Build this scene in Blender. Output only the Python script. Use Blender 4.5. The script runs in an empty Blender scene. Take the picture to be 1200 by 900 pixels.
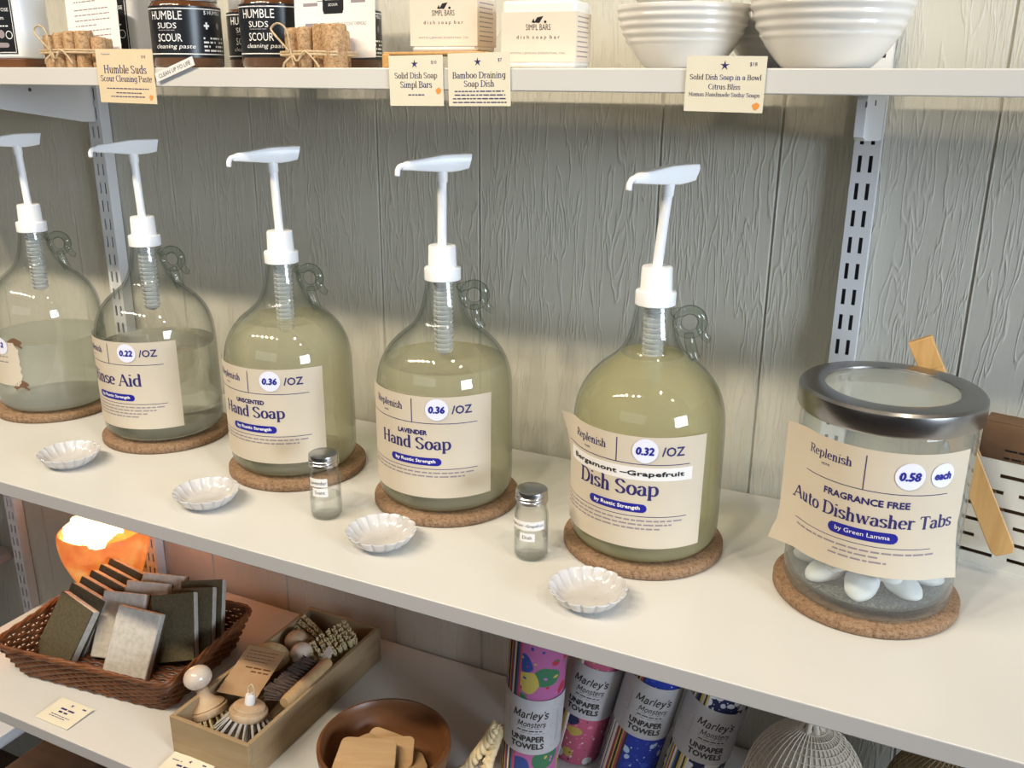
import bpy, math, random
from mathutils import Vector, Matrix
R = math.radians
rnd = random.Random(7)
S = bpy.context.scene
COL = S.collection

# ------------------------------------------------------------------ camera, world, lights, exposure
cd = bpy.data.cameras.new('camera'); cam = bpy.data.objects.new('camera', cd); COL.objects.link(cam)
cd.sensor_width = 36.0; cd.lens = 1083.34 / 1200 * 36.0; cd.clip_start = 0.02
_y, _p, _r = R(25.693), R(18.242), R(0.387)
_f = Vector((-math.sin(_y) * math.cos(_p), math.cos(_y) * math.cos(_p), -math.sin(_p)))
_rt = Vector((math.cos(_y), math.sin(_y), 0)); _up = _rt.cross(_f)
_r2 = _rt * math.cos(_r) + _up * math.sin(_r); _u2 = -_rt * math.sin(_r) + _up * math.cos(_r)
cam.matrix_world = Matrix(((_r2.x, _u2.x, -_f.x, .27), (_r2.y, _u2.y, -_f.y, -.688), (_r2.z, _u2.z, -_f.z, 1.49), (0, 0, 0, 1)))
S.camera = cam
S.view_settings.view_transform = 'Standard'; S.view_settings.look = 'None'
S.view_settings.gamma = 1; S.view_settings.use_curve_mapping = False
S.view_settings.exposure = 0.0
try:
    S.cycles.use_denoising = True; S.cycles.sample_clamp_indirect = 6
    S.cycles.max_bounces = 16; S.cycles.transmission_bounces = 16; S.cycles.transparent_max_bounces = 16
except Exception: pass

W = bpy.data.worlds.new('world'); S.world = W; W.use_nodes = True
wn = W.node_tree; bg = wn.nodes['Background']
tc = wn.nodes.new('ShaderNodeTexCoord'); sx = wn.nodes.new('ShaderNodeSeparateXYZ'); rp = wn.nodes.new('ShaderNodeValToRGB')
mr = wn.nodes.new('ShaderNodeMapRange'); mr.inputs['From Min'].default_value = -1; mr.inputs['From Max'].default_value = 1
wn.links.new(tc.outputs['Generated'], sx.inputs[0]); wn.links.new(sx.outputs['Z'], mr.inputs['Value'])
wn.links.new(mr.outputs[0], rp.inputs[0]); wn.links.new(rp.outputs[0], bg.inputs[0])
e = rp.color_ramp.elements
e[0].position = .46; e[0].color = (.09, .075, .065, 1); e[1].position = .60; e[1].color = (.62, .62, .60, 1)
bg.inputs[1].default_value = 0.2

def lamp(name, kind, loc, target, power, col, size=.1, size_y=None, spot=None):
    l = bpy.data.lights.new(name, kind); l.energy = power; l.color = col
    o = bpy.data.objects.new(name, l); COL.objects.link(o); o.location = loc
    o.rotation_euler = (Vector(target) - Vector(loc)).to_track_quat('-Z', 'Y').to_euler()
    if kind == 'AREA':
        l.shape = 'RECTANGLE' if size_y else 'DISK'; l.size = size
        if size_y: l.size_y = size_y
    else: l.shadow_soft_size = size
    if spot: l.spot_size = R(spot); l.spot_blend = .6
    return o
WARM = (1.0, .86, .66); COOL = (.74, .86, 1.0)
for x, y, tx, pw, cone in ((-2.15, -1.22, -1.2, 56, 62), (-1.75, -1.22, -1.0, 56, 60), (-1.3, -1.20, -.75, 52, 58), (-.95, -1.20, -.55, 50, 58), (-.55, -1.18, -.35, 46, 54), (-.2, -1.16, -.2, 44, 54)):
    lamp('ceiling_lamp', 'SPOT', (x, y, 3.0), (tx, .2, 1.05), pw, WARM, .045, spot=cone)
for x, y, tx, pw, cone in ((.75, -.50, .50, 30, 80), (1.7, -.62, .9, 30, 70)):
    lamp('ceiling_lamp', 'SPOT', (x, y, 3.0), (tx, .15, 1.2), pw, WARM, .06, spot=cone)
lamp('window_daylight', 'AREA', (3.1, -1.15, 1.72), (-.3, .1, 1.3), 104, COOL, 1.2, .9)
lamp('shopfront_daylight', 'AREA', (-.6, -3.8, 2.3), (-.3, .2, 1.2), 13, (.86, .93, 1.0), 3.0, 1.2)

# ------------------------------------------------------------------ materials
def mat(name, col, rough=.5, metal=0, trans=0, ior=1.45, emit=None, es=0, spec=None, coat=0, sss=0):
    m = bpy.data.materials.new(name); m.use_nodes = True; b = m.node_tree.nodes['Principled BSDF']
    b.inputs['Base Color'].default_value = (*col, 1); b.inputs['Roughness'].default_value = rough
    b.inputs['Metallic'].default_value = metal; b.inputs['Transmission Weight'].default_value = trans
    b.inputs['IOR'].default_value = ior
    if spec is not None: b.inputs['Specular IOR Level'].default_value = spec
    if coat: b.inputs['Coat Weight'].default_value = coat; b.inputs['Coat Roughness'].default_value = .1
    if sss: b.inputs['Subsurface Weight'].default_value = sss; b.inputs['Subsurface Radius'].default_value = (.01, .006, .004)
    if emit: b.inputs['Emission Color'].default_value = (*emit, 1); b.inputs['Emission Strength'].default_value = es
    return m
def bsdf(m): return m.node_tree.nodes['Principled BSDF']
def nd(m, t): return m.node_tree.nodes.new('ShaderNode' + t)
def lk(m, a, b): m.node_tree.links.new(a, b)
def coords(m, scale=(1, 1, 1), rot=(0, 0, 0)):
    t = nd(m, 'TexCoord'); mp = nd(m, 'Mapping'); mp.inputs['Scale'].default_value = scale; mp.inputs['Rotation'].default_value = rot
    lk(m, t.outputs['Object'], mp.inputs['Vector']); return mp.outputs[0]
def noise(m, vec, scale, detail=3, rough=.5, dist=0):
    n = nd(m, 'TexNoise'); n.inputs['Scale'].default_value = scale; n.inputs['Detail'].default_value = detail
    n.inputs['Roughness'].default_value = rough; n.inputs['Distortion'].default_value = dist
    lk(m, vec, n.inputs['Vector']); return n.outputs['Fac']
def ramp(m, fac, stops):
    r = nd(m, 'ValToRGB'); el = r.color_ramp.elements
    while len(el) < len(stops): el.new(.5)
    for k, (p, c) in enumerate(stops):
        el[k].position = p; el[k].color = (*c, 1) if len(c) == 3 else c
    lk(m, fac, r.inputs[0]); return r.outputs[0]
def bump(m, h, strength=.3, dist=.002):
    b = nd(m, 'Bump'); b.inputs['Strength'].default_value = strength; b.inputs['Distance'].default_value = dist
    lk(m, h, b.inputs['Height']); lk(m, b.outputs[0], bsdf(m).inputs['Normal'])
def mottled(name, c1, c2, scale, rough=.6, p=(.35, .65), bs=0, bd=.001, stretch=(1, 1, 1), rot=(0, 0, 0), detail=4, **k):
    m = mat(name, c1, rough, **k); v = coords(m, stretch, rot); n = noise(m, v, scale, detail)
    lk(m, ramp(m, n, [(p[0], c1), (p[1], c2)]), bsdf(m).inputs['Base Color'])
    if bs: bump(m, n, bs, bd)
    return m
def wood(name, c1, c2, axis='x', scale=9, rough=.5, stretch=9):
    st = {'x': (1, stretch, stretch), 'y': (stretch, 1, stretch), 'z': (stretch, stretch, 1)}[axis]
    m = mat(name, c1, rough); v = coords(m, st); n = noise(m, v, scale, 4, .55, .6)
    lk(m, ramp(m, n, [(.3, c1), (.7, c2)]), bsdf(m).inputs['Base Color']); bump(m, n, .12, .0008); return m

M = {}
def wall_mat():
    m = mat('painted_siding', (.54, .525, .455), .6)
    v = coords(m, (1, 1, .10)); n1 = noise(m, v, 8, 2)
    t = nd(m, 'VectorMath'); t.operation = 'ADD'; sc = nd(m, 'VectorMath'); sc.operation = 'SCALE'; sc.inputs['Scale'].default_value = .11
    cx = nd(m, 'CombineXYZ'); lk(m, n1, cx.inputs[0]); lk(m, cx.outputs[0], sc.inputs[0]); lk(m, v, t.inputs[0]); lk(m, sc.outputs[0], t.inputs[1])
    n2 = noise(m, t.outputs[0], 88, 2, .5)
    r = ramp(m, n2, [(.40, (0, 0, 0)), (.47, (.1, .1, .1)), (.505, (1, 1, 1)), (.54, (.15, .15, .15)), (.60, (.2, .2, .2)), (.63, (.8, .8, .8)), (.67, (.1, .1, .1))])
    n3 = noise(m, coords(m, (1, 1, .3)), 210, 2)
    a = nd(m, 'Math'); a.operation = 'MULTIPLY_ADD'; a.inputs[1].default_value = .30; lk(m, n3, a.inputs[0]); lk(m, r, a.inputs[2])
    bump(m, a.outputs[0], .5, .0016)
    return m
M['wall'] = wall_mat()
M['floor'] = wood('dark_floor_wood', (.075, .038, .020), (.13, .07, .04), 'x', 3, .45, 14)
M['shelf'] = mottled('white_melamine', (.63, .62, .59), (.655, .645, .615), 5, .28)
M['edge'] = mat('grey_white_edge', (.46, .45, .445), .4)  # greyer front faces of the middle and bottom shelves
M['steel_white'] = mat('white_powder_coat', (.72, .73, .75), .38)
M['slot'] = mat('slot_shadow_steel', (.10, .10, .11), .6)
def thin_glass(name, col, edge, film=0):
    m = mat(name, col, .0); out = m.node_tree.nodes['Material Output']; m.node_tree.nodes.remove(bsdf(m))
    tr = nd(m, 'BsdfTransparent'); gl = nd(m, 'BsdfGlossy'); gl.inputs['Roughness'].default_value = .015; fr = nd(m, 'Math'); fr.operation = 'POWER'; fr.inputs[1].default_value = 5.0; f2 = nd(m, 'Math'); f2.operation = 'MULTIPLY_ADD'; f2.inputs[1].default_value = .85; f2.inputs[2].default_value = .035; lk(m, fr.outputs[0], f2.inputs[0])
    lw = nd(m, 'LayerWeight'); lw.inputs['Blend'].default_value = .5; lk(m, ramp(m, lw.outputs['Facing'], [(.30, col), (.72, tuple((a * 2 + b) / 3 for a, b in zip(col, edge))), (.97, edge)]), tr.inputs[0])
    mx = nd(m, 'MixShader'); lk(m, lw.outputs['Facing'], fr.inputs[0]); lk(m, f2.outputs[0], mx.inputs[0]); lk(m, tr.outputs[0], mx.inputs[1]); lk(m, gl.outputs[0], mx.inputs[2]); last = mx
    if film:  # pale film mixed in, brightening the glass as reflected light would
        t2 = nd(m, 'BsdfTranslucent'); t2.inputs[0].default_value = (.86, .90, .89, 1); df = nd(m, 'BsdfDiffuse'); df.inputs[0].default_value = (.80, .84, .83, 1)
        a = nd(m, 'MixShader'); lk(m, t2.outputs[0], a.inputs[1]); lk(m, df.outputs[0], a.inputs[2]); b = nd(m, 'MixShader'); b.inputs[0].default_value = film
        lk(m, mx.outputs[0], b.inputs[1]); lk(m, a.outputs[0], b.inputs[2]); last = b
    lk(m, last.outputs[0], out.inputs['Surface']); return m
M['glass'] = thin_glass('clear_jug_glass', (.988, .992, .986), (.58, .62, .60))
M['glass2'] = thin_glass('clear_bottle_glass', (.992, .995, .992), (.60, .65, .64))
M['glass_hazed'] = thin_glass('dust_and_haze_glass', (.97, .98, .975), (.62, .68, .67), .10)  # dust plus a painted haze, brightening the jar like light reflected inside
M['glass_pane'] = thin_glass('lid_sheen_glass', (.95, .97, .965), (.7, .75, .74), .28)  # pale veil in the pane's colour stands for the ceiling's reflection
M['handle_glass'] = thin_glass('solid_handle_glass', (.93, .95, .93), (.22, .25, .24))
def liquid(name, col, milky, clear):
    m = mat(name, col, 0.0, trans=1, ior=1.33); b = bsdf(m); out = m.node_tree.nodes['Material Output']
    tp = nd(m, 'BsdfTransparent'); tp.inputs[0].default_value = (*[c ** .6 for c in col], 1); gl = nd(m, 'BsdfGlossy'); gl.inputs['Roughness'].default_value = .02
    lw = nd(m, 'LayerWeight'); lw.inputs['Blend'].default_value = .5; p = nd(m, 'Math'); p.operation = 'POWER'; p.inputs[1].default_value = 5; lk(m, lw.outputs['Facing'], p.inputs[0])
    q = nd(m, 'Math'); q.operation = 'MULTIPLY_ADD'; q.inputs[1].default_value = .5; q.inputs[2].default_value = .02; lk(m, p.outputs[0], q.inputs[0])
    tg = nd(m, 'MixShader'); lk(m, q.outputs[0], tg.inputs[0]); lk(m, tp.outputs[0], tg.inputs[1]); lk(m, gl.outputs[0], tg.inputs[2])
    cl = nd(m, 'MixShader'); cl.inputs[0].default_value = clear; lk(m, b.outputs[0], cl.inputs[1]); lk(m, tg.outputs[0], cl.inputs[2])
    tr = nd(m, 'BsdfTranslucent'); tr.inputs[0].default_value = (*col, 1); df = nd(m, 'BsdfDiffuse'); df.inputs[0].default_value = (*col, 1)
    ad = nd(m, 'MixShader'); ad.inputs[0].default_value = .5; lk(m, tr.outputs[0], ad.inputs[1]); lk(m, df.outputs[0], ad.inputs[2])
    mx = nd(m, 'MixShader'); mx.inputs[0].default_value = milky
    lk(m, cl.outputs[0], mx.inputs[1]); lk(m, ad.outputs[0], mx.inputs[2]); lk(m, mx.outputs[0], out.inputs['Surface']); return m
M['liq_milky'] = liquid('cloudy_soap', (.82, .84, .78), .34, .75)
M['liq_clear'] = liquid('clear_rinse', (.93, .94, .88), .02, .40)
M['liq_soap'] = liquid('pale_green_soap', (.87, .85, .67), .26, .75)
M['liq_dish'] = liquid('olive_dish_soap', (.85, .81, .55), .32, .75)
M['liq_water'] = liquid('scent_oil', (.96, .975, .96), .02, .6)
M['pump'] = mat('white_plastic', (.92, .93, .95), .32, sss=.2)
M['tube'] = mat('dull_translucent_plastic', (.66, .69, .69), .3, trans=.6)
M['paper'] = mottled('cream_label_paper', (.60, .525, .415), (.63, .555, .44), 14, .55)
M['tag'] = mottled('ivory_card', (.74, .69, .54), (.78, .73, .58), 20, .6)
M['tag_tan'] = mottled('tan_card', (.72, .59, .39), (.76, .63, .43), 20, .6)
M['white_paper'] = mat('white_paper', (.80, .78, .76), .6)
M['sticker'] = mat('white_price_sticker', (.78, .79, .92), .5)
M['ink'] = mat('navy_ink', (.025, .02, .13), .6)
M['pill'] = mat('royal_blue_ink', (.012, .012, .28), .5)
M['pen'] = mat('blue_marker', (.012, .012, .26), .6)
M['greyink'] = mat('fine_print_ink', (.28, .24, .27), .7)
M['black'] = mat('black_print', (.012, .012, .014), .45)
M['orange'] = mat('orange_shell_print', (.78, .30, .06), .6)
M['whiteink'] = mat('white_print', (.85, .85, .85), .6)
def cork(name, a, b, c, sc=190):
    m = mat(name, a, .85); v = coords(m); n = noise(m, v, sc, 3, .7)
    col = ramp(m, n, [(.30, c), (.45, a), (.62, b)]); n2 = noise(m, v, sc * 2.3, 2)
    mx = nd(m, 'MixRGB'); mx.blend_type = 'MULTIPLY'; mx.inputs[0].default_value = .5; lk(m, col, mx.inputs[1])
    lk(m, ramp(m, n2, [(.38, (.45, .38, .3)), (.5, (1, 1, 1))]), mx.inputs[2]); lk(m, mx.outputs[0], bsdf(m).inputs['Base Color']); bump(m, n, .5, .001); return m
M['cork'] = cork('cork', (.255, .155, .088), (.33, .21, .125), (.145, .08, .04), 260)
M['cork_dark'] = cork('dark_cork_stick', (.42, .26, .13), (.55, .36, .20), (.22, .12, .06), 260)
def ceramic():
    m = mat('white_glazed_ceramic', (.78, .77, .76), .16, coat=.6); v = coords(m); n = noise(m, v, 45, 4)
    lk(m, ramp(m, n, [(.28, (.38, .33, .29)), (.38, (.54, .52, .51)), (.7, (.60, .59, .59))]), bsdf(m).inputs['Base Color']); return m
M['ceramic'] = ceramic()
M['bowl'] = mat('cream_bowl_glaze', (.68, .66, .62), .22, coat=.4)
M['steel'] = mat('brushed_steel', (.36, .35, .34), .27, metal=1)
def brushed(m):
    v = coords(m, (1, 1, 60)); n = noise(m, v, 12, 2); bump(m, n, .08, .0005)
brushed(M['steel'])
M['chrome'] = mat('tin_lid_metal', (.50, .50, .50), .26, metal=1)
M['tab'] = mat('white_powder_tab', (.86, .87, .88), .5)
M['powder'] = mottled('grey_powder', (.07, .068, .065), (.30, .30, .30), 500, .9, (.45, .7))
M['bamboo'] = wood('bamboo', (.52, .29, .10), (.62, .38, .15), 'z', 14, .42)
M['bamboo_pale'] = wood('pale_bamboo', (.42, .26, .125), (.50, .33, .17), 'x', 12, .5)
M['tray'] = mat('cream_enamel_metal', (.76, .745, .68), .35)
M['cardboard'] = mottled('brown_cardboard', (.15, .083, .042), (.19, .108, .058), 30, .85)
M['wicker'] = mottled('dark_wicker', (.095, .032, .011), (.18, .065, .022), 60, .42, bs=.3)
M['sponge_dark'] = mottled('olive_scrub_fibre', (.082, .066, .036), (.115, .095, .052), 220, .95, bs=.6)
M['sponge_pale'] = mottled('pale_cellulose_sponge', (.47, .44, .38), (.58, .55, .49), 120, .9, (.3, .6), bs=.6)
M['crate'] = wood('pale_crate_wood', (.29, .195, .10), (.37, .27, .155), 'x', 8, .6)
M['crate_y'] = wood('pale_crate_wood_long', (.29, .195, .10), (.37, .27, .155), 'y', 8, .6)
M['beech'] = wood('beech_wood', (.44, .30, .175), (.53, .38, .24), 'z', 12, .5)
M['walnut'] = wood('turned_brown_wood', (.10, .038, .013), (.155, .062, .022), 'x', 7, .38, 4)
M['knob'] = mat('varnished_pale_wood', (.66, .56, .46), .2, coat=.6)
M['bristle_pale'] = mottled('tampico_bristle', (.56, .45, .24), (.68, .57, .34), 200, .8)
M['bristle_dark'] = mottled('union_fibre_bristle', (.038, .022, .016), (.085, .05, .036), 200, .8)
M['bristle_grey'] = mat('steel_grey_bristle', (.42, .40, .37), .6)
M['twine'] = mottled('jute_twine', (.50, .37, .22), (.62, .48, .30), 300, .9)
M['kraft'] = mottled('kraft_card', (.38, .24, .125), (.42, .275, .15), 30, .8)
M['amber'] = mat('amber_glass', (.10, .036, .010), .12, coat=.5)
M['jarblack'] = mat('black_label', (.012, .014, .018), .32)
M['jarlid'] = mat('pale_metal_lid', (.62, .62, .63), .3, metal=.6)
M['bottle_white'] = mat('white_bottle_plastic', (.74, .77, .82), .35)
M['soapbox'] = mottled('cream_soap_box', (.74, .63, .50), (.77, .67, .54), 18, .6)
M['soapwhite'] = mat('white_soap_block', (.84, .81, .74), .4)
M['rope'] = mottled('natural_rope', (.55, .43, .24), (.70, .57, .36), 150, .9)
M['net'] = mottled('cotton_net', (.50, .44, .35), (.60, .53, .43), 60, .9)
M['net2'] = mottled('brown_weave', (.26, .19, .10), (.34, .25, .14), 60, .9)
M['netline'] = mat('cotton_cord', (.64, .57, .47), .9)
def salt():
    m = mat('salt_lamp_rock', (.75, .28, .10), .5, emit=(1, .28, .06), es=.6)
    v = coords(m); n = noise(m, v, 26, 4, .6)
    c = ramp(m, n, [(.3, (.75, .09, .01)), (.5, (1, .26, .035)), (.7, (1, .55, .16))])
    lk(m, c, bsdf(m).inputs['Emission Color']); bump(m, n, .5, .004); return m
M['salt'] = salt(); M['salt_hot'] = mat('glowing_salt_chunk', (.9, .8, .6), .5, emit=(1, .80, .42), es=2.6)
M['cablegrey'] = mat('grey_painted_steel', (.36, .34, .33), .5)

# ------------------------------------------------------------------ mesh building
class MB:
    def __init__(s, X=None): s.v = []; s.f = []; s.m = []; s.X = X; s.mi = 0
    def add(s, vs, fs, X=None):
        o = len(s.v); T = X or s.X
        s.v += [tuple(T @ Vector(p)) for p in vs] if T else [tuple(p) for p in vs]
        s.f += [tuple(i + o for i in f) for f in fs]; s.m += [s.mi] * len(fs); return s
    def box(s, x0, x1, y0, y1, z0, z1, X=None):
        return s.add([(x, y, z) for z in (z0, z1) for y in (y0, y1) for x in (x0, x1)],
                     [(0, 2, 3, 1), (4, 5, 7, 6), (0, 1, 5, 4), (2, 6, 7, 3), (0, 4, 6, 2), (1, 3, 7, 5)], X)
    def lathe(s, prof, n=48, X=None, rf=None):
        vs = []; fs = []; idx = []
        for r, z in prof:
            if r < 1e-6: idx.append([len(vs)] * n); vs.append((0, 0, z))
            else:
                idx.append(list(range(len(vs), len(vs) + n)))
                for k in range(n):
                    a = 2 * math.pi * k / n; q = r * (rf(a, r, z) if rf else 1); vs.append((q * math.cos(a), q * math.sin(a), z))
        for a, b in zip(idx, idx[1:]):
            for k in range(n):
                k2 = (k + 1) % n; q = []
                for i in (a[k], a[k2], b[k2], b[k]):
                    if i not in q: q.append(i)
                if len(q) > 2: fs.append(tuple(q))
        return s.add(vs, fs, X)
    def tube(s, pts, r, n=8, closed=False, X=None, flat=1.0, up=(0, 0, 1)):
        pts = [Vector(p) for p in pts]; N = len(pts); vs = []; fs = []; rr = r if isinstance(r, (list, tuple)) else [r] * N
        side0 = None
        for i, p in enumerate(pts):
            t = (pts[(i + 1) % N] - pts[i - 1]) if closed else (pts[min(i + 1, N - 1)] - pts[max(i - 1, 0)])
            t.normalize(); u = Vector(up)
            if side0 is None:
                if abs(t.dot(u)) > .95: u = Vector((1, 0, 0)) if abs(t.x) < .9 else Vector((0, 1, 0))
                sd = t.cross(u).normalized()
            else:
                sd = side0 - t * side0.dot(t)
                sd = sd.normalized() if sd.length > 1e-6 else t.orthogonal().normalized()
            side0 = sd; w = sd.cross(t)
            for k in range(n):
                a = 2 * math.pi * k / n; vs.append(p + sd * (rr[i] * math.cos(a)) + w * (rr[i] * flat * math.sin(a)))
        for i in range(N if closed else N - 1):
            for k in range(n):
                a, b = i * n, ((i + 1) % N) * n; k2 = (k + 1) % n; fs.append((a + k, b + k, b + k2, a + k2))
        if not closed: fs.append(tuple(range(n))); fs.append(tuple(reversed(range((N - 1) * n, N * n))))
        return s.add(vs, fs, X)
    def prism(s, pts, z0, z1, X=None):
        n = len(pts); return s.add([(x, y, z0) for x, y in pts] + [(x, y, z1) for x, y in pts],
            [tuple(reversed(range(n))), tuple(range(n, 2 * n))] + [(i, (i + 1) % n, n + (i + 1) % n, n + i) for i in range(n)], X)
    def ell(s, c, r, n=20, X=None, fn=None):
        m = n // 2; prof = []; vs = [(0, 0, -1)]; fs = []
        for j in range(1, m):
            b = math.pi * j / m - math.pi / 2
            for k in range(n): a = 2 * math.pi * k / n; vs.append((math.cos(b) * math.cos(a), math.cos(b) * math.sin(a), math.sin(b)))
        vs.append((0, 0, 1)); L = len(vs) - 1
        for k in range(n):
            fs.append((0, 1 + (k + 1) % n, 1 + k)); fs.append((L, L - n + k, L - n + (k + 1) % n))
            for j in range(m - 2): a = 1 + j * n; fs.append((a + k, a + (k + 1) % n, a + n + (k + 1) % n, a + n + k))
        out = []
        for p in vs:
            q = 1 + (fn(p) if fn else 0); out.append((c[0] + p[0] * r[0] * q, c[1] + p[1] * r[1] * q, c[2] + p[2] * r[2] * q))
        return s.add(out, fs, X)
    def grid(s, fn, nu, nv):
        return s.add([fn(i / nu, j / nv) for j in range(nv + 1) for i in range(nu + 1)],
                     [(j * (nu + 1) + i, j * (nu + 1) + i + 1, (j + 1) * (nu + 1) + i + 1, (j + 1) * (nu + 1) + i) for j in range(nv) for i in range(nu)])
    def build(s, name, mats, parent=None, bevel=0, smooth=40, loc=None, rot=None, seg=2, subsurf=0):
        me = bpy.data.meshes.new(name); me.from_pydata(s.v, [], s.f); me.update()
        for m in (mats if isinstance(mats, (list, tuple)) else [mats]): me.materials.append(m)
        me.polygons.foreach_set('material_index', s.m)
        if smooth:
            me.polygons.foreach_set('use_smooth', [True] * len(s.f)); me.set_sharp_from_angle(angle=R(smooth))
        o = bpy.data.objects.new(name, me); COL.objects.link(o)
        if parent: o.parent = parent
        if loc: o.location = loc
        if rot: o.rotation_euler = rot
        if bevel:
            b = o.modifiers.new('bevel', 'BEVEL'); b.width = bevel; b.segments = seg; b.limit_method = 'ANGLE'; b.angle_limit = R(40)
        if subsurf: q = o.modifiers.new('subdiv', 'SUBSURF'); q.levels = q.render_levels = subsurf
        return o
def tag(o, label, cat, group=None, kind=None):
    if label: o['label'] = label
    if cat: o['category'] = cat
    if group: o['group'] = group
    if kind: o['kind'] = kind
    return o
def thing(name, label, cat, loc=(0, 0, 0), rz=0, group=None):
    o = bpy.data.objects.new(name, None); COL.objects.link(o); o.empty_display_size = .02
    o.location = loc; o.rotation_euler = (0, 0, rz); return tag(o, label, cat, group)
def copy_tree(o, parent=None):
    c = o.copy(); COL.objects.link(c)
    if parent: c.parent = parent
    for ch in list(o.children): copy_tree(ch, c)
    return c
def dup(o, label, loc, rot=None):
    c = copy_tree(o); c.location = loc; c['label'] = label
    if rot: c.rotation_euler = rot
    return c
def structure(o): o['kind'] = 'structure'; return o
def cr(pts, n=6):
    out = []; P = [Vector(p) for p in pts]; P = [P[0] * 2 - P[1]] + P + [P[-1] * 2 - P[-2]]
    for i in range(1, len(P) - 2):
        for k in range(n):
            t = k / n; a, b, c, d = P[i - 1:i + 3]
            out.append(tuple(.5 * ((2 * b) + (c - a) * t + (2 * a - 5 * b + 4 * c - d) * t * t + (3 * b - a - 3 * c + d) * t ** 3)))
    out.append(tuple(P[-2])); return out
def TR(loc=(0, 0, 0), rx=0, ry=0, rz=0): return Matrix.Translation(loc) @ Matrix.Rotation(rz, 4, 'Z') @ Matrix.Rotation(ry, 4, 'Y') @ Matrix.Rotation(rx, 4, 'X')

# ------------------------------------------------------------------ lettering (flat polygons in u, v)
_tx = {}
def sans(s):
    if s not in _tx:
        c = bpy.data.curves.new('lettering', 'FONT'); c.body = s; c.resolution_u = 2; c.size = 1
        o = bpy.data.objects.new('lettering', c); COL.objects.link(o); dg = bpy.context.evaluated_depsgraph_get(); dg.update()
        ev = o.evaluated_get(dg); me = ev.to_mesh(); V = [(v.co.x, v.co.y) for v in me.vertices]; F = [tuple(p.vertices) for p in me.polygons]
        ev.to_mesh_clear(); bpy.data.objects.remove(o); bpy.data.curves.remove(c); _tx[s] = (V, F)
    return _tx[s]
def arc(cx, cy, rx, ry, a0, a1, n=12): return [(cx + rx * math.cos(R(a0 + (a1 - a0) * k / n)), cy + ry * math.sin(R(a0 + (a1 - a0) * k / n))) for k in range(n + 1)]
X_, C_, A_ = .48, .70, .74
def SV(x, y, w=.2): return ('s', [(x - w / 2, y), (x + w / 2, y)])
def SS(w, h): return [(w * a, h * b) for a, b in [p[:2] for p in cr([(.86, .78, 0), (.62, .97, 0), (.28, .95, 0), (.14, .75, 0), (.32, .58, 0), (.66, .44, 0), (.86, .26, 0), (.72, .04, 0), (.36, .02, 0), (.12, .2, 0)], 3)]]
def arch(x, w=.26): return arc(x + w / 2, .30, w / 2, .18, 180, 0) + [(x + w, 0)]
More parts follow.
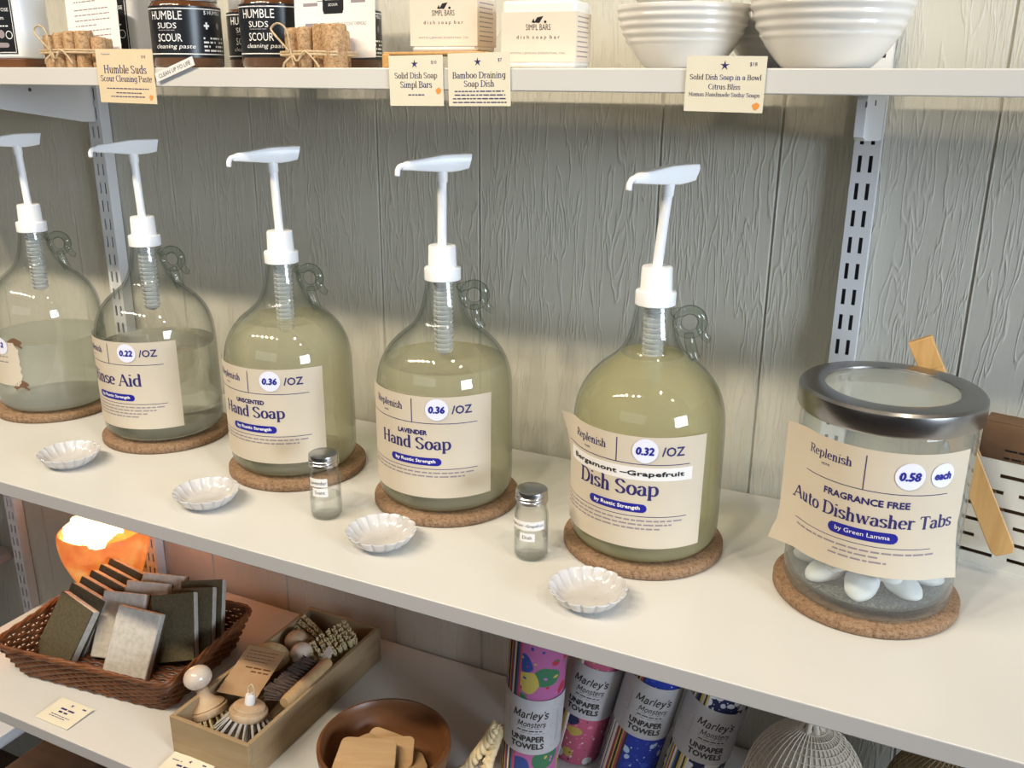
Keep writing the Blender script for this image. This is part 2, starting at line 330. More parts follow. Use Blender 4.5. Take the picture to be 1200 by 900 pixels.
GL = {
 ' ': (.24, []), 'l': (.26, [[(.12, 0), (.12, A_)], SV(.12, 0, .22), SV(.08, A_, .1)]), 'I': (.32, [[(.15, 0), (.15, C_)], SV(.15, 0, .26), SV(.15, C_, .26)]),
 'i': (.26, [[(.12, 0), (.12, X_)], SV(.12, 0, .22), SV(.08, X_, .1), [(.12, .63), (.12, .7)]]),
 'n': (.52, [[(.12, 0), (.12, X_)], arch(.12), SV(.12, 0), SV(.38, 0), SV(.08, X_, .1)]),
 'h': (.52, [[(.12, 0), (.12, A_)], arch(.12), SV(.12, 0), SV(.38, 0), SV(.08, A_, .1)]),
 'm': (.78, [[(.12, 0), (.12, X_)], arch(.12), arch(.38), SV(.12, 0), SV(.38, 0), SV(.64, 0), SV(.08, X_, .1)]),
 'u': (.54, [[(.12, X_), (.12, .18)] + arc(.25, .18, .13, .18, 180, 360), [(.38, X_), (.38, 0)], SV(.08, X_, .1), SV(.34, X_, .1), SV(.42, 0, .1)]),
 'r': (.38, [[(.12, 0), (.12, X_)], arc(.25, .30, .13, .17, 180, 40), SV(.12, 0), SV(.08, X_, .1)]),
 'a': (.47, [arc(.21, .32, .14, .15, 160, 0) + [(.35, .08), (.42, .01)], arc(.21, .14, .14, .14, 80, 370)]),
 'e': (.46, [arc(.23, .24, .17, .24, 5, 318), [(.07, .26), (.39, .26)]]), 'o': (.50, [arc(.25, .24, .18, .24, 0, 360, 18)]),
 'c': (.44, [arc(.24, .24, .18, .24, 45, 318)]),
 'p': (.54, [[(.12, -.2), (.12, X_)], arc(.29, .24, .17, .24, 130, -130), SV(.12, -.2), SV(.08, X_, .1)]),
 'b': (.54, [[(.12, 0), (.12, A_)], arc(.29, .24, .17, .24, 130, -130), SV(.08, A_, .1)]),
 'd': (.54, [[(.40, 0), (.40, A_)], arc(.24, .24, .17, .24, 50, 310), SV(.36, A_, .1), SV(.44, 0, .1)]),
 'g': (.52, [[(.40, X_), (.40, -.06)] + arc(.23, -.06, .17, .15, 0, -150), arc(.24, .25, .16, .23, 50, 310), SV(.44, X_, .1)]),
 's': (.40, [SS(.40, X_)]), 'S': (.56, [SS(.54, C_)]),
 't': (.34, [[(.15, .64), (.15, .12)] + arc(.25, .12, .10, .12, 180, 310), ('s', [(.04, X_), (.30, X_)])]),
 'w': (.72, [[(.08, X_), (.22, 0)], ('s', [(.22, 0), (.36, X_)]), [(.36, X_), (.50, 0)], ('s', [(.50, 0), (.64, X_)]), SV(.08, X_, .16), SV(.64, X_, .16)]),
 'y': (.50, [[(.08, X_), (.25, 0)], ('t', [(.42, X_), (.25, 0), (.16, -.18), (.06, -.2)]), SV(.08, X_, .16), SV(.42, X_, .16)]),
 'H': (.74, [[(.14, 0), (.14, C_)], [(.58, 0), (.58, C_)], ('s', [(.14, .36), (.58, .36)]), SV(.14, 0), SV(.58, 0), SV(.14, C_), SV(.58, C_)]),
 'R': (.64, [[(.14, 0), (.14, C_)], [(.14, C_)] + arc(.34, .53, .16, .17, 90, -90) + [(.14, .36)], [(.34, .36), (.56, 0)], SV(.14, 0), SV(.06, C_, .16), SV(.58, 0, .1)]),
 'P': (.58, [[(.14, 0), (.14, C_)], [(.14, C_)] + arc(.34, .52, .17, .18, 90, -90) + [(.14, .34)], SV(.14, 0), SV(.06, C_, .16)]),
 'B': (.60, [[(.14, 0), (.14, C_)], [(.14, C_)] + arc(.32, .54, .15, .16, 90, -90) + [(.14, .38)], [(.32, .38)] + arc(.34, .19, .17, .19, 90, -90) + [(.14, 0)], SV(.08, 0, .12), SV(.08, C_, .12)]),
 'D': (.70, [[(.14, 0), (.14, C_)], [(.14, C_)] + arc(.30, .35, .32, .35, 90, -90, 16) + [(.14, 0)], SV(.08, 0, .14), SV(.08, C_, .14)]),
 'A': (.68, [('s', [(.08, 0), (.33, C_)]), [(.33, C_), (.60, 0)], ('s', [(.17, .25), (.50, .25)]), SV(.08, 0, .18), SV(.60, 0, .18)]),
 'T': (.60, [[(.30, 0), (.30, C_)], ('s', [(.05, C_), (.55, C_)]), SV(.30, 0), ('s', [(.05, C_), (.05, .58)]), ('s', [(.55, C_), (.55, .58)])]),
 'C': (.64, [arc(.36, .35, .28, .35, 45, 318, 16)]),
 'M': (.82, [('s', [(.12, 0), (.14, C_)]), [(.14, C_), (.40, .1)], ('s', [(.40, .1), (.66, C_)]), [(.66, C_), (.68, 0)], SV(.12, 0), SV(.68, 0)]),
 'U': (.68, [[(.14, C_), (.14, .24)] + arc(.33, .24, .19, .24, 180, 360), [(.52, .24), (.52, C_)], SV(.14, C_), SV(.52, C_)]),
 "'": (.16, [[(.08, .56), (.08, .72)]]),
}
_pc = {}
def serif(s, W=.052, H=.019, serifs=True, shear=0):
    key = (s, W, H, serifs, shear)
    if key in _pc: return _pc[key]
    V = []; F = []; x = 0
    for ch in s:
        adv, st = GL[ch]
        for q in st:
            kind, pts = q if isinstance(q, tuple) else ('', q)
            if kind == 's' and not serifs and pts[0][1] == pts[1][1] and ch not in 'AHTtw': continue
            w, h = (H * .9, H * 1.15) if kind == 's' and serifs else (W, H)
            if kind == 't': w = H * 1.3
            o = len(V); n = len(pts)
            for i, p in enumerate(pts):
                a = pts[max(i - 1, 0)]; b = pts[min(i + 1, n - 1)]; tx, ty = b[0] - a[0], b[1] - a[1]; L = math.hypot(tx, ty) or 1
                nx, ny = -ty / L, tx / L; d = math.sqrt((w * nx) ** 2 + (h * ny) ** 2) or 1; ox, oy = w * w * nx / d, h * h * ny / d
                for sg in (1, -1):
                    yy = p[1] + sg * oy; V.append((x + p[0] + sg * ox + shear * yy, yy))
            F += [(o + 2 * i, o + 2 * i + 1, o + 2 * i + 3, o + 2 * i + 2) for i in range(n - 1)]
        x += adv
    _pc[key] = (V, F); return _pc[key]

class Sheet:
    """ink shapes on a label: each is (verts2d, faces, material, layer)"""
    def __init__(s): s.it = []; s.mats = []
    def mi(s, m):
        if m not in s.mats: s.mats.append(m)
        return s.mats.index(m)
    def put(s, V, F, m, layer=1): s.it.append((V, F, s.mi(m), layer)); return s
    def text(s, t, u, v, m, width=None, height=None, font='sans', layer=1, align='c', shear=0, bold=0, **k):
        if bold:
            for a, b in ((-1, 0), (1, 0), (0, 1), (0, -1)): s.text(t, u + a * bold, v + b * bold, m, width, height, font, layer + .02 * (a + 2 * b), align, shear, **k)
        V, F = sans(t) if font == 'sans' else serif(t, **k)
        x0 = min(p[0] for p in V); x1 = max(p[0] for p in V); y0 = min(p[1] for p in V); y1 = max(p[1] for p in V)
        if width is None: sc = sy = height / (C_ if font != 'sans' else (y1 - y0))
        else: sc = width / (x1 - x0); sy = sc if height is None else height / (y1 - y0)
        ox = {'c': (x0 + x1) / 2, 'l': x0, 'r': x1}[align]; oy = (y0 + y1) / 2 if font == 'sans' else C_ / 2.2
        return s.put([(u + (p[0] - ox) * sc + shear * (p[1] - oy) * sy, v + (p[1] - oy) * sy) for p in V], F, m, layer)
    def bar(s, u0, u1, v, h, m, layer=1, n=None, slope=0):
        n = n or max(1, int(abs(u1 - u0) / .008)); V = []; F = []
        for i in range(n + 1): u = u0 + (u1 - u0) * i / n; V += [(u, v - h / 2), (u, v + h / 2)]
        return s.put(V, [(2 * i, 2 * i + 2, 2 * i + 3, 2 * i + 1) for i in range(n)], m, layer)
    def vbar(s, u, v0, v1, w, m): return s.put([(u - w / 2, v0), (u + w / 2, v0), (u + w / 2, v1), (u - w / 2, v1)], [(0, 1, 2, 3)], m)
    def pill(s, u0, u1, v, h, m, layer=1):
        V = []; F = []; r = h / 2; us = []
        n = 14
        for i in range(n + 1): us.append(u0 + (u1 - u0) * (.5 - .5 * math.cos(math.pi * i / n)))
        for u in us:
            d = min(u - u0, u1 - u); hh = r if d >= r else math.sqrt(max(0, r * r - (r - d) ** 2)); V += [(u, v - hh), (u, v + hh + 1e-6)]
        return s.put(V, [(2 * i, 2 * i + 2, 2 * i + 3, 2 * i + 1) for i in range(n)], m, layer)
    def disc(s, u, v, r, m, layer=1, n=20): return s.put([(u + r * math.cos(2 * math.pi * k / n), v + r * math.sin(2 * math.pi * k / n)) for k in range(n)], [tuple(range(n))], m, layer)
    def star(s, u, v, r, m, layer=1):
        V = [(u, v)]; F = []
        for k in range(10):
            a = math.pi / 2 + math.pi * k / 5; q = r if k % 2 == 0 else r * .33; V.append((u + q * math.cos(a), v + q * math.sin(a)))
        return s.put(V, [(0, 1 + k, 1 + (k + 1) % 10) for k in range(10)], m, layer)
    def words(s, u0, u1, v, h, m, seed=1, gap=.35, layer=1):
        r_ = random.Random(seed); u = u0
        while u < u1 - h:
            w = min(r_.uniform(2, 6) * h, u1 - u); s.bar(u, u + w, v, h, m, layer, n=1); u += w + h * (.7 + gap * r_.random())
        return s
    def shell(s, u, v, r, m): return s.put([(u + r * a, v + r * b) for a, b in ((-.5, -.9), (.2, -1), (.9, -.3), (1, .4), (.3, .9), (-.4, .7), (-1, .2))], [tuple(range(7))], m)
    def emit(s, mb, fn, base):
        for V, F, mi, layer in s.it:
            mb.mi = base + mi; mb.add([fn(u, v, layer) for u, v in V], F)
        mb.mi = 0
def cyl_map(Rr, phi0, z0, step=.00022, peel=None):
    def fn(u, v, layer):
        a = phi0 + u / Rr; q = Rr + .0004 + layer * step + (peel(u, v) if peel else 0); return (q * math.sin(a), -q * math.cos(a), z0 + v)
    return fn
def curved_label(name, parent, Rr, phi0, z0, w, h, sheet, paper, peel=None, edge=None, lab=None, nu=40):
    fn = cyl_map(Rr, phi0, z0, peel=peel); mb = MB()
    def g(a, b):
        u, v = (a - .5) * w, b * h
        if edge: u, v = edge(u, v)
        return fn(u, v, 0)
    mb.grid(g, nu, 12); sheet.emit(mb, fn, 1)
    o = mb.build(name, [paper] + sheet.mats, parent, smooth=60)
    if lab: o['label'] = lab
    return o
def sticker(parent, Rr, phi0, z0, u, v, r, txt, lab=None, peel=None, w=None, dv=0):
    fn = cyl_map(Rr, phi0, z0, peel=peel); mb = MB(); sh = Sheet(); sh.text(txt, u, v + dv, M['pen'], width=w or r * 1.35, height=r * .60, layer=4.6, shear=.12, bold=.00055)
    n = 24; V = [(u, v)]; F = []
    for q in (.5, 1):
        V += [(u + q * r * math.cos(2 * math.pi * k / n), v + q * r * math.sin(2 * math.pi * k / n)) for k in range(n)]
    for k in range(n): k2 = (k + 1) % n; F += [(0, 1 + k, 1 + k2), (1 + k, 1 + n + k, 1 + n + k2, 1 + k2)]
    mb.add([fn(a, b, 3.2) for a, b in V], F); sh.emit(mb, fn, 1)
    o = mb.build('price_sticker', [M['sticker']] + sh.mats, parent, smooth=60)
    if lab: o['label'] = lab
    return o

# ------------------------------------------------------------------ setting
def build_wall():
    gx = [-2.62, -2.42, -2.26, -2.04, -1.86, -1.66, -1.50, -1.28, -1.07, -.841, -.677, -.459, -.302, -.060, .078, .291, .45, .66, .80, 1.02, 1.2, 1.42]
    xs = [(-2.8, 0)]
    for g in gx: xs += [(g - .0030, 0), (g + .0006, .0030), (g + .0012, -.0005), (g + .0028, 0)]
    xs.append((1.6, 0)); mb = MB(); n = len(xs)
    V = [(x, .4 + d, 0) for x, d in xs] + [(x, .4 + d, 2.4) for x, d in xs]
    V += [(xs[0][0], .44, 0), (xs[-1][0], .44, 0), (xs[0][0], .44, 2.4), (xs[-1][0], .44, 2.4)]
    F = [(i, i + 1, n + i + 1, n + i) for i in range(n - 1)] + [(2 * n + 1, 2 * n, 2 * n + 2, 2 * n + 3)]
    mb.add(V, F); structure(mb.build('wall_back', M['wall'], smooth=0))
build_wall()
structure(MB().box(-2.8, 1.6, -2.2, .4, -.05, 0).build('floor', M['floor'], smooth=0))

def shelf(x0, x1, y0, y1, z, t, label):
    mb = MB().box(0, x1 - x0, 0, y1 - y0, -t, 0); mb.m[2] = 1 if z < 1.4 else 0
    o = mb.build('wall_shelf', [M['shelf'], M['edge']], loc=(x0, y0, z), bevel=.0012)
    return tag(o, label, 'shelf', 'white wall shelves')
shelf(-1.62, 1.5, 0, .393, 1.0, .019, 'white middle shelf carrying the glass jugs and canister')
shelf(-1.40, 1.5, .12, .363, 1.5, .0205, 'white top shelf carrying the soap boxes, jars and bowls')
shelf(-1.067, 1.5, -.003, .393, .623, .019, 'white bottom shelf carrying the basket, wooden box and towel rolls')

def upright(x0, label, ztop=1.78):
    w, d = .027, .019; y1 = .3985; y0 = y1 - d; z0 = .35; pitch = .0288; sh = .0175
    mb = MB(); c = [(x0 + .0055, x0 + .0095), (x0 + .0165, x0 + .0205)]
    mb.box(x0, c[0][0], y0, y0 + .002, z0, ztop); mb.box(c[0][1], c[1][0], y0, y0 + .002, z0, ztop); mb.box(c[1][1], x0 + w, y0, y0 + .002, z0, ztop)
    z = z0
    while z < ztop - pitch:
        for a, b in c: mb.box(a, b, y0, y0 + .002, z, z + pitch - sh)
        z += pitch
    mb.box(x0, x0 + .002, y0 + .002, y1, z0, ztop); mb.box(x0 + w - .002, x0 + w, y0 + .002, y1, z0, ztop)
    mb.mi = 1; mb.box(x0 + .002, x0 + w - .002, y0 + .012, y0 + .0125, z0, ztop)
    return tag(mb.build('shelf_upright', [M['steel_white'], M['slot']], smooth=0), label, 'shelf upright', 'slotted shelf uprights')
upright(-.985, 'white slotted metal upright behind the two leftmost jugs')
upright(.157, 'white slotted metal upright on the wall above the lidded canister')
upright(-1.362, 'white slotted metal upright far left, below the middle shelf', 1.0)
def bracket(xc, z, y0, h0, h1, label):
    y1 = .3788; mb = MB(); P = [(y1, 0), (y0 + .004, 0), (y0, -.004), (y0 + .002, -h1), (y0 + .02, -h1 - .004), (y1 - .02, -h0), (y1, -h0)]
    n = len(P); t = .0045
    mb.add([(xc - t, a, z + b) for a, b in P] + [(xc + t, a, z + b) for a, b in P], [tuple(range(n)), tuple(reversed(range(n, 2 * n)))] + [(i, n + i, n + (i + 1) % n, (i + 1) % n) for i in range(n)])
    mb.mi = 1
    for yy in (.19, .27): mb.tube([(xc + t - .0005, yy, z - .008), (xc + t + .0008, yy, z - .008)], .0028, 10)
    return tag(mb.build('shelf_bracket', [M['steel_white'], M['slot']], bevel=.001), label, 'shelf bracket', 'white shelf brackets')
bracket(-.9715, 1.4793, .14, .056, .02, 'white metal bracket under the left end of the top shelf')
bracket(.1785, 1.4793, .20, .047, .036, 'white metal bracket under the right side of the top shelf')
bracket(-.9715, .9808, .03, .055, .02, 'white metal bracket under the left part of the middle shelf')
bracket(.1705, .9808, .03, .055, .02, 'white metal bracket under the right part of the middle shelf')
bracket(-.9715, .6038, .03, .055, .02, 'white metal bracket under the left part of the bottom shelf')
bracket(.1705, .6038, .03, .055, .02, 'white metal bracket under the right part of the bottom shelf')
tag(MB().box(-2.0, -1.372, .02, .39, .555, .572).build('side_shelf', M['cablegrey'], bevel=.001), 'grey shelf of the neighbouring unit past the left end of the bottom shelf', 'shelf')
mb = MB(); mb.box(-1.52, -1.405, .22, .34, .573, .63); mb.box(-1.524, -1.401, .216, .344, .626, .642)
tag(mb.build('storage_box', M['white_paper'], bevel=.004), 'small white box on the grey side shelf at the left edge', 'box')

mb = MB(); mb.box(-1.09, 1.2, .02, .385, .32, .35); [mb.box(x, x + .05, .05, .36, 0, .32) for x in (-1.05, .05, 1.1)]
tag(mb.build('low_bench', M['floor'], bevel=.003), 'dark brown wooden bench under the bottom shelf', 'bench')
tag(MB().box(-1.9, -1.167, .02, .385, .325, .35).build('side_shelf', M['steel_white'], bevel=.002), 'pale low shelf of the neighbouring unit at the lower left corner', 'shelf')

# ------------------------------------------------------------------ glass jugs
PROF = [(.0505, .0032), (.062, .0003), (.070, .0008), (.0765, .0055), (.0802, .015), (.0808, .04), (.0808, .075), (.0808, .105), (.0805, .128), (.0793, .146), (.0763, .1610), (.0712, .1735), (.0640, .1845), (.0545, .1945), (.0450, .2022), (.0372, .2090), (.0312, .2168), (.0268, .2265), (.0236, .2375), (.0212, .249), (.0196, .258), (.0188, .2635), (.0188, .272)]
OUT = [(a, b) for a, b, _ in cr([(r, z, 0) for r, z in PROF], 4)]
def offs(pr, d):
    o = []
    for i, (r, z) in enumerate(pr):
        a = pr[max(i - 1, 0)]; b = pr[min(i + 1, len(pr) - 1)]; tr, tz = b[0] - a[0], b[1] - a[1]; L = math.hypot(tr, tz) or 1
        o.append((max(r - tz / L * d, .0005), z + tr / L * d))
    return o
def jug_bottle(parent):
    inn = offs(OUT, .0028); pr = [(0, .0040)] + OUT + [(r, z) for r, z in reversed(inn)] + [(0, .0072)]
    MB().lathe(pr, 72).build('bottle', M['glass'], parent, smooth=80)
def jug_liquid(parent, lvl, m):
    inn = offs(OUT, .0022); pr = [(0, .0066)]; last = None
    for r, z in inn:
        if z < lvl: pr.append((r, z)); last = (r, z)
        else:
            t = (lvl - last[1]) / (z - last[1]); rr = last[0] + (r - last[0]) * t; pr.append((rr, lvl)); pr.append((rr - .0035, lvl - .0012)); break
    pr += [(pr[-1][0] * .6, lvl - .0014), (0, lvl - .0014)]
    MB().lathe(pr, 72).build('liquid_soap', m, parent, smooth=80)
def jug_handle(parent, ang):
    X = Matrix.Rotation(ang, 4, 'Z'); mb = MB(X)
    rc = [(.0362 + .0130 * math.cos(R(a)), 0, .2440 + .0130 * math.sin(R(a))) for a in range(125, -31, -15)]
    st = cr([(.0185, 0, .2500), (.0225, 0, .2535)] + rc + [(.0505, 0, .2320), (.0545, 0, .2275), (.0580, 0, .2262)], 3); n = len(st)
    mb.tube(st, [.0052 - .0016 * max(0, i / n - .75) / .25 for i in range(n)], 12, flat=.95, up=(0, 1, 0))
    mb.tube([(.0362 + .0130 * math.cos(2 * math.pi * k / 32), 0, .2440 + .0130 * math.sin(2 * math.pi * k / 32)) for k in range(32)], .0047, 12, closed=True, up=(0, 1, 0))
    mb.tube(cr([(.036, 0, .2325), (.0375, 0, .224), (.0405, 0, .2130), (.044, 0, .2055)], 4), [.0052] * 4 + [.0058] * 9, 10, up=(0, 1, 0))
    mb.build('handle', M['handle_glass'], parent, smooth=70)
def nozzle_mesh():
    mb = MB(); sec = [(-.047, .0030, .0015, .0085), (-.041, .0045, .0012, .0110), (-.028, .0058, .0002, .0125), (-.012, .0075, -.0010, .0150), (-.002, .0085, -.0018, .0165), (.010, .0092, -.0020, .0170), (.020, .0098, -.0008, .0172), (.030, .0102, .0012, .0172)]
    V = []; F = []
    for i, (x, w, a, b) in enumerate(sec):
        dx = .0035 if i == len(sec) - 1 else 0
        V += [(x, -w * .7, a), (x, w * .7, a), (x + dx * .6, w, a + (b - a) * .7), (x + dx, w * .8, b), (x + dx, -w * .8, b), (x + dx * .6, -w, a + (b - a) * .7)]
    for i in range(len(sec) - 1):
        for k in range(6): k2 = (k + 1) % 6; F.append((i * 6 + k, (i + 1) * 6 + k, (i + 1) * 6 + k2, i * 6 + k2))
    F += [tuple(range(6)), tuple(reversed(range(len(V) - 6, len(V))))]; mb.add(V, F)
    mb.tube(cr([(-.043, 0, .0065), (-.0485, 0, .0055), (-.0515, 0, .0015), (-.052, 0, -.005)], 3), .0030, 10)
    return mb
def jug_pump(parent, yaw, tx, ty):
    p = bpy.data.objects.new('pump', None); COL.objects.link(p); p.parent = parent
    pr = [(.0, .2615), (.0196, .2615), (.0206, .2622), (.0208, .2745), (.0203, .2758), (.0170, .2762), (.0163, .2772), (.0156, .2995), (.0148, .3010), (.0, .3012)]
    MB().lathe(pr, 48, rf=lambda a, r, z: 1 + (.006 * math.cos(48 * a) if z < .276 and r > .02 else 0)).build('screw_collar', M['pump'], p, smooth=50)
    b = Vector((0, 0, .300)); t = Vector((tx, ty, .386)); mid = b.lerp(t, .84)
    mb = MB(); mb.tube([b, mid - (t - b) * .02], .0052, 16); mb.tube([mid - (t - b) * .02, mid, t], [.0056, .0062, .0064], 16); mb.build('plunger_stem', M['pump'], p, smooth=50)
    nozzle_mesh().build('nozzle', M['pump'], p, loc=t - Vector((0, 0, .002)), rot=(0, 0, yaw), bevel=.0012, smooth=50)
    pr = [(0, .259)]; z = .259
    while z > .178: pr += [(.0112, z), (.0112, z - .0026), (.0098, z - .0034), (.0098, z - .0048)]; z -= .0056
    pr += [(.0085, z), (.004, z - .003), (0, z - .004)]
    MB().lathe(pr, 24).build('dip_tube', M['tube'], p, smooth=40)
def std_sheet(title, sub=None, tape=None, maker='by Rustic Strength', oz=True, lines=2, tw=.090):
    s = Sheet(); I = M['ink']; L = -.0815; dz = .002 if tape else 0
    s.text('Replenish', -.0405, .1080, I, width=.0455, font='serif', W=.062, H=.024); s.text('HOME', -.043, .0985, I, width=.008)
    s.vbar(-.0055, .0910 + dz, .1185, .0010, I); s.bar(L, .0695, .0908 + dz, .0008, I)
    if oz: s.text('/OZ', .0515, .1070, I, width=.0225, height=.0095, bold=.0003)
    if sub: s.text(sub, -.006, .0795, I, width=.0045 * len(sub), height=.0052, bold=.0004)
    if tape: s.bar(-.074, .073, .0825, .0140, M['white_paper'], 1); s.text(tape, 0, .0822, M['black'], width=.128, height=.0064, layer=2.2, bold=.0003)
    tv = .0660 if (sub or tape) else .0690
    s.text(title, -.006, tv, I, width=tw, font='serif', W=.072, H=.026)
    s.pill(-.036, .028, .0448, .0095, M['pill']); s.text(maker, -.004, .0448, M['whiteink'], width=.050, height=.0050, layer=2.2, bold=.0002)
    s.bar(L, .0695, .0358, .0007, I)
    for k in range(lines): s.words(L, .066 - .012 * k, .0312 - .0045 * k, .0017, M['greyink'], seed=k + len(title))
    return s
def peel_none(u, v): return .0006 + .0015 * max(0, (u - .07) / .02) * (v / .12)
def peel_curl(u, v): return .0006 + 7.0 * max(0, -.070 - u) ** 1.6 * (max(0, v - .07) / .05) ** 1.5 + .0016 * max(0, (u - .07) / .02) * (v / .12)
JR = .0811
jugs = [
 # x, y, level, liquid, label angle, handle angle, nozzle yaw, tilt, name of the soap
 (-.966, .238, .108, 'liq_milky', 0, 28, 52, (-.010, .004), 'clear glass jug of cloudy liquid with a torn label, cut by the left edge'),
 (-.726, .226, .126, 'liq_clear', 2, 20, 46, (-.006, .003), 'clear glass jug of clear liquid labelled Rinse Aid'),
 (-.484, .215, .192, 'liq_soap', 6, 14, 56, (-.005, .002), 'glass jug of pale green liquid labelled Unscented Hand Soap'),
 (-.255, .218, .168, 'liq_soap', 7, 22, 52, (.001, .001), 'glass jug of pale green liquid labelled Lavender Hand Soap'),
 (0.0, .211, .210, 'liq_dish', -1, 18, 60, (.006, .004), 'fullest glass jug, olive liquid, labelled Dish Soap with a white scent strip'),
]
def make_jug(i):
    x, y, lvl, liq, la, ha, ny, tl, label = jugs[i]
    t = thing('glass_jug', label, 'jug', (x, y, 1.0102), 0, 'glass soap jugs on cork mats')
    jug_bottle(t); jug_liquid(t, lvl, M[liq]); jug_handle(t, R(ha)); jug_pump(t, R(ny), *tl)
    ph = R(la); z0 = .0245; h = .122
    if i == 0:
        s = Sheet(); s.text('/OZ', .006, .060, M['greyink'], width=.016, height=.006); s.words(-.05, .018, .044, .0018, M['greyink'], 4); s.words(-.05, .02, .036, .0018, M['greyink'], 5)
        def edge(u, v):
            q = abs(v / .066 - .5) * 2; return (min(u, .036 - .007 * max(0, q - .72) / .28 + .0012 * math.sin(v * 500)), v)
        l = curved_label('label', t, JR, R(-4), .046, .100, .066, s, M['paper'], edge=edge, lab='small cream label with torn right corners'); l.name = 'label'
        for (u0, v0, w, h2) in ((.020, .0585, .022, .011), (.022, -.006, .021, .011)):
            f = cyl_map(JR, R(-4), .046, .0001); m_ = MB()
            m_.grid(lambda a, b: f(u0 + w * a + .003 * math.sin(9 * b), v0 + h2 * b + .004 * math.sin(4 * a + v0 * 100), 0), 6, 4)
            m_.build('paper_remnant', M['cardboard'], t, smooth=60)
        sticker(l, JR, R(-4), .046, .008, .060, .0125, '.12', w=.011, dv=.002)
        return
    if i == 1: s = std_sheet('Rinse Aid', lines=4)
    if i == 2: s = std_sheet('Hand Soap', 'UNSCENTED')
    if i == 3: s = std_sheet('Hand Soap', 'LAVENDER')
    if i == 4: s = std_sheet('Dish Soap', tape='Bergamont \u2013Grapefruit', lines=3)
    pe = peel_curl if i == 4 else peel_none
    l = curved_label('label', t, JR, ph, z0, .175, h, s, M['paper'], pe)
    sticker(l, JR, ph, z0, .0235, .1075, .0128, ('0.22', '0.36', '0.36', '0.32')[i - 1], peel=pe)
for i in range(5): make_jug(i)

# ------------------------------------------------------------------ cork mats
def cork_mat(x, y, r, label):
    pr = [(0, 0), (r - .002, 0), (r, .002), (r, .0082), (r - .0018, .0100), (0, .0100)]
    tag(MB().lathe(pr, 72).build('cork_mat', M['cork'], loc=(x, y, 1.0), smooth=50), label, 'cork mat', 'round cork mats')
for x, y, r, l in ((-.966, .238, .089, 'round cork mat under the leftmost jug with the torn label'), (-.724, .226, .088, 'round cork mat under the Rinse Aid jug'),
                   (-.479, .214, .089, 'round cork mat under the Unscented Hand Soap jug'), (-.254, .218, .0885, 'round cork mat under the Lavender Hand Soap jug'),
                   (0.0, .212, .088, 'round cork mat under the Dish Soap jug'), (.234, .211, .089, 'round cork mat under the lidded canister')):
    cork_mat(x, y, r, l)

# ------------------------------------------------------------------ canister
def canister():
    t = thing('glass_canister', 'clear glass canister with steel rimmed lid labelled Auto Dishwasher Tabs', 'canister', (.234, .211, 1.0102))
    o = [(0, 0.0), (.070, 0), (.0765, .0018), (.0792, .006), (.0798, .02), (.0798, .17), (.0785, .184), (.0770, .188)]
    i_ = [(.0742, .188), (.0752, .180), (.0765, .168), (.0765, .018), (.074, .0115), (.068, .009), (0, .0085)]
    MB().lathe(o + i_, 80).build('jar_body', M['glass_hazed'], t, smooth=60)
    lid = bpy.data.objects.new('lid', None); COL.objects.link(lid); lid.parent = t
    pr = [(.0600, .2075), (.0605, .2088), (.070, .2100), (.0805, .2088), (.0832, .2062), (.0836, .2040), (.0836, .1885), (.0826, .1862), (.0810, .1862), (.0808, .2000), (.0600, .2040), (.0600, .2075)]
    MB().lathe(pr, 96).build('steel_rim', M['steel'], lid, smooth=35)
    MB().lathe([(0, .2040), (.0598, .2040), (.0598, .2072), (.05, .2086), (0, .2098)], 64).build('glass_pane', M['glass_pane'], lid, smooth=50)
    s = Sheet(); I = M['ink']
    s.text('Replenish', -.041, .1060, I, width=.046, font='serif', W=.060, H=.024); s.text('HOME', -.043, .0965, I, width=.009)
    s.vbar(-.006, .0835, .1160, .0009, I); s.bar(-.066, .069, .0830, .0007, I)
    s.text('FRAGRANCE FREE', -.003, .0725, I, width=.076, height=.0062, bold=.00035); s.text('Auto Dishwasher Tabs', 0, .0555, I, width=.160, font='serif', W=.070, H=.026)
    s.pill(-.033, .029, .0395, .0108, M['pill']); s.text('by Green Lamma', -.002, .0395, M['whiteink'], width=.048, height=.0056, layer=2.2)
    s.bar(-.075, .060, .0295, .0006, I); s.words(-.072, .064, .0240, .0018, M['greyink'], 3); s.words(-.026, .014, .0190, .0018, M['greyink'], 4); s.words(-.030, .022, .0140, .0018, M['greyink'], 5)
    pe = lambda u, v: .0005 + 6.0 * max(0, -.070 - u) ** 1.6 + .004 * (max(0, u - .07) / .02) ** 2 * (1 - v / .06 if v < .06 else .3)
    ed = lambda u, v: (u - (.0065 * math.exp(-(v / .016) ** 2) * max(0, (-u - .06) / .03) if u < 0 else -.003 * math.exp(-(v / .02) ** 2) * max(0, (u - .06) / .03)), v - .0035 * math.exp(-((v - 0) / .02) ** 2) * (u / .09) ** 2 * 1.6)
    l = curved_label('label', t, .0801, R(-2), .050, .180, .122, s, M['paper'], pe, ed)
    sticker(l, .0801, R(-2), .050, .0315, .1010, .0128, '0.58', peel=pe, lab='round white sticker with a handwritten price')
    sticker(l, .0801, R(-2), .050, .0610, .1015, .0115, 'each', peel=pe, lab='round white sticker reading each')
    return t
canister()
def tab_mesh():
    mb = MB(); mb.ell((0, 0, 0), (.0200, .0160, .0105), 24, fn=lambda p: .22 * (max(0, p[0]) ** 5) + .10 * (max(0, -p[0]) ** 5) + .03 * math.sin(6 * p[0] + 5 * p[1])); return mb
t0 = tab_mesh().build('dishwasher_tab', M['tab'], smooth=80, loc=(.234, .211, 1.03))
words_ = ['front left', 'front', 'front centre', 'front right', 'right', 'back right', 'back', 'back left']
k = 0
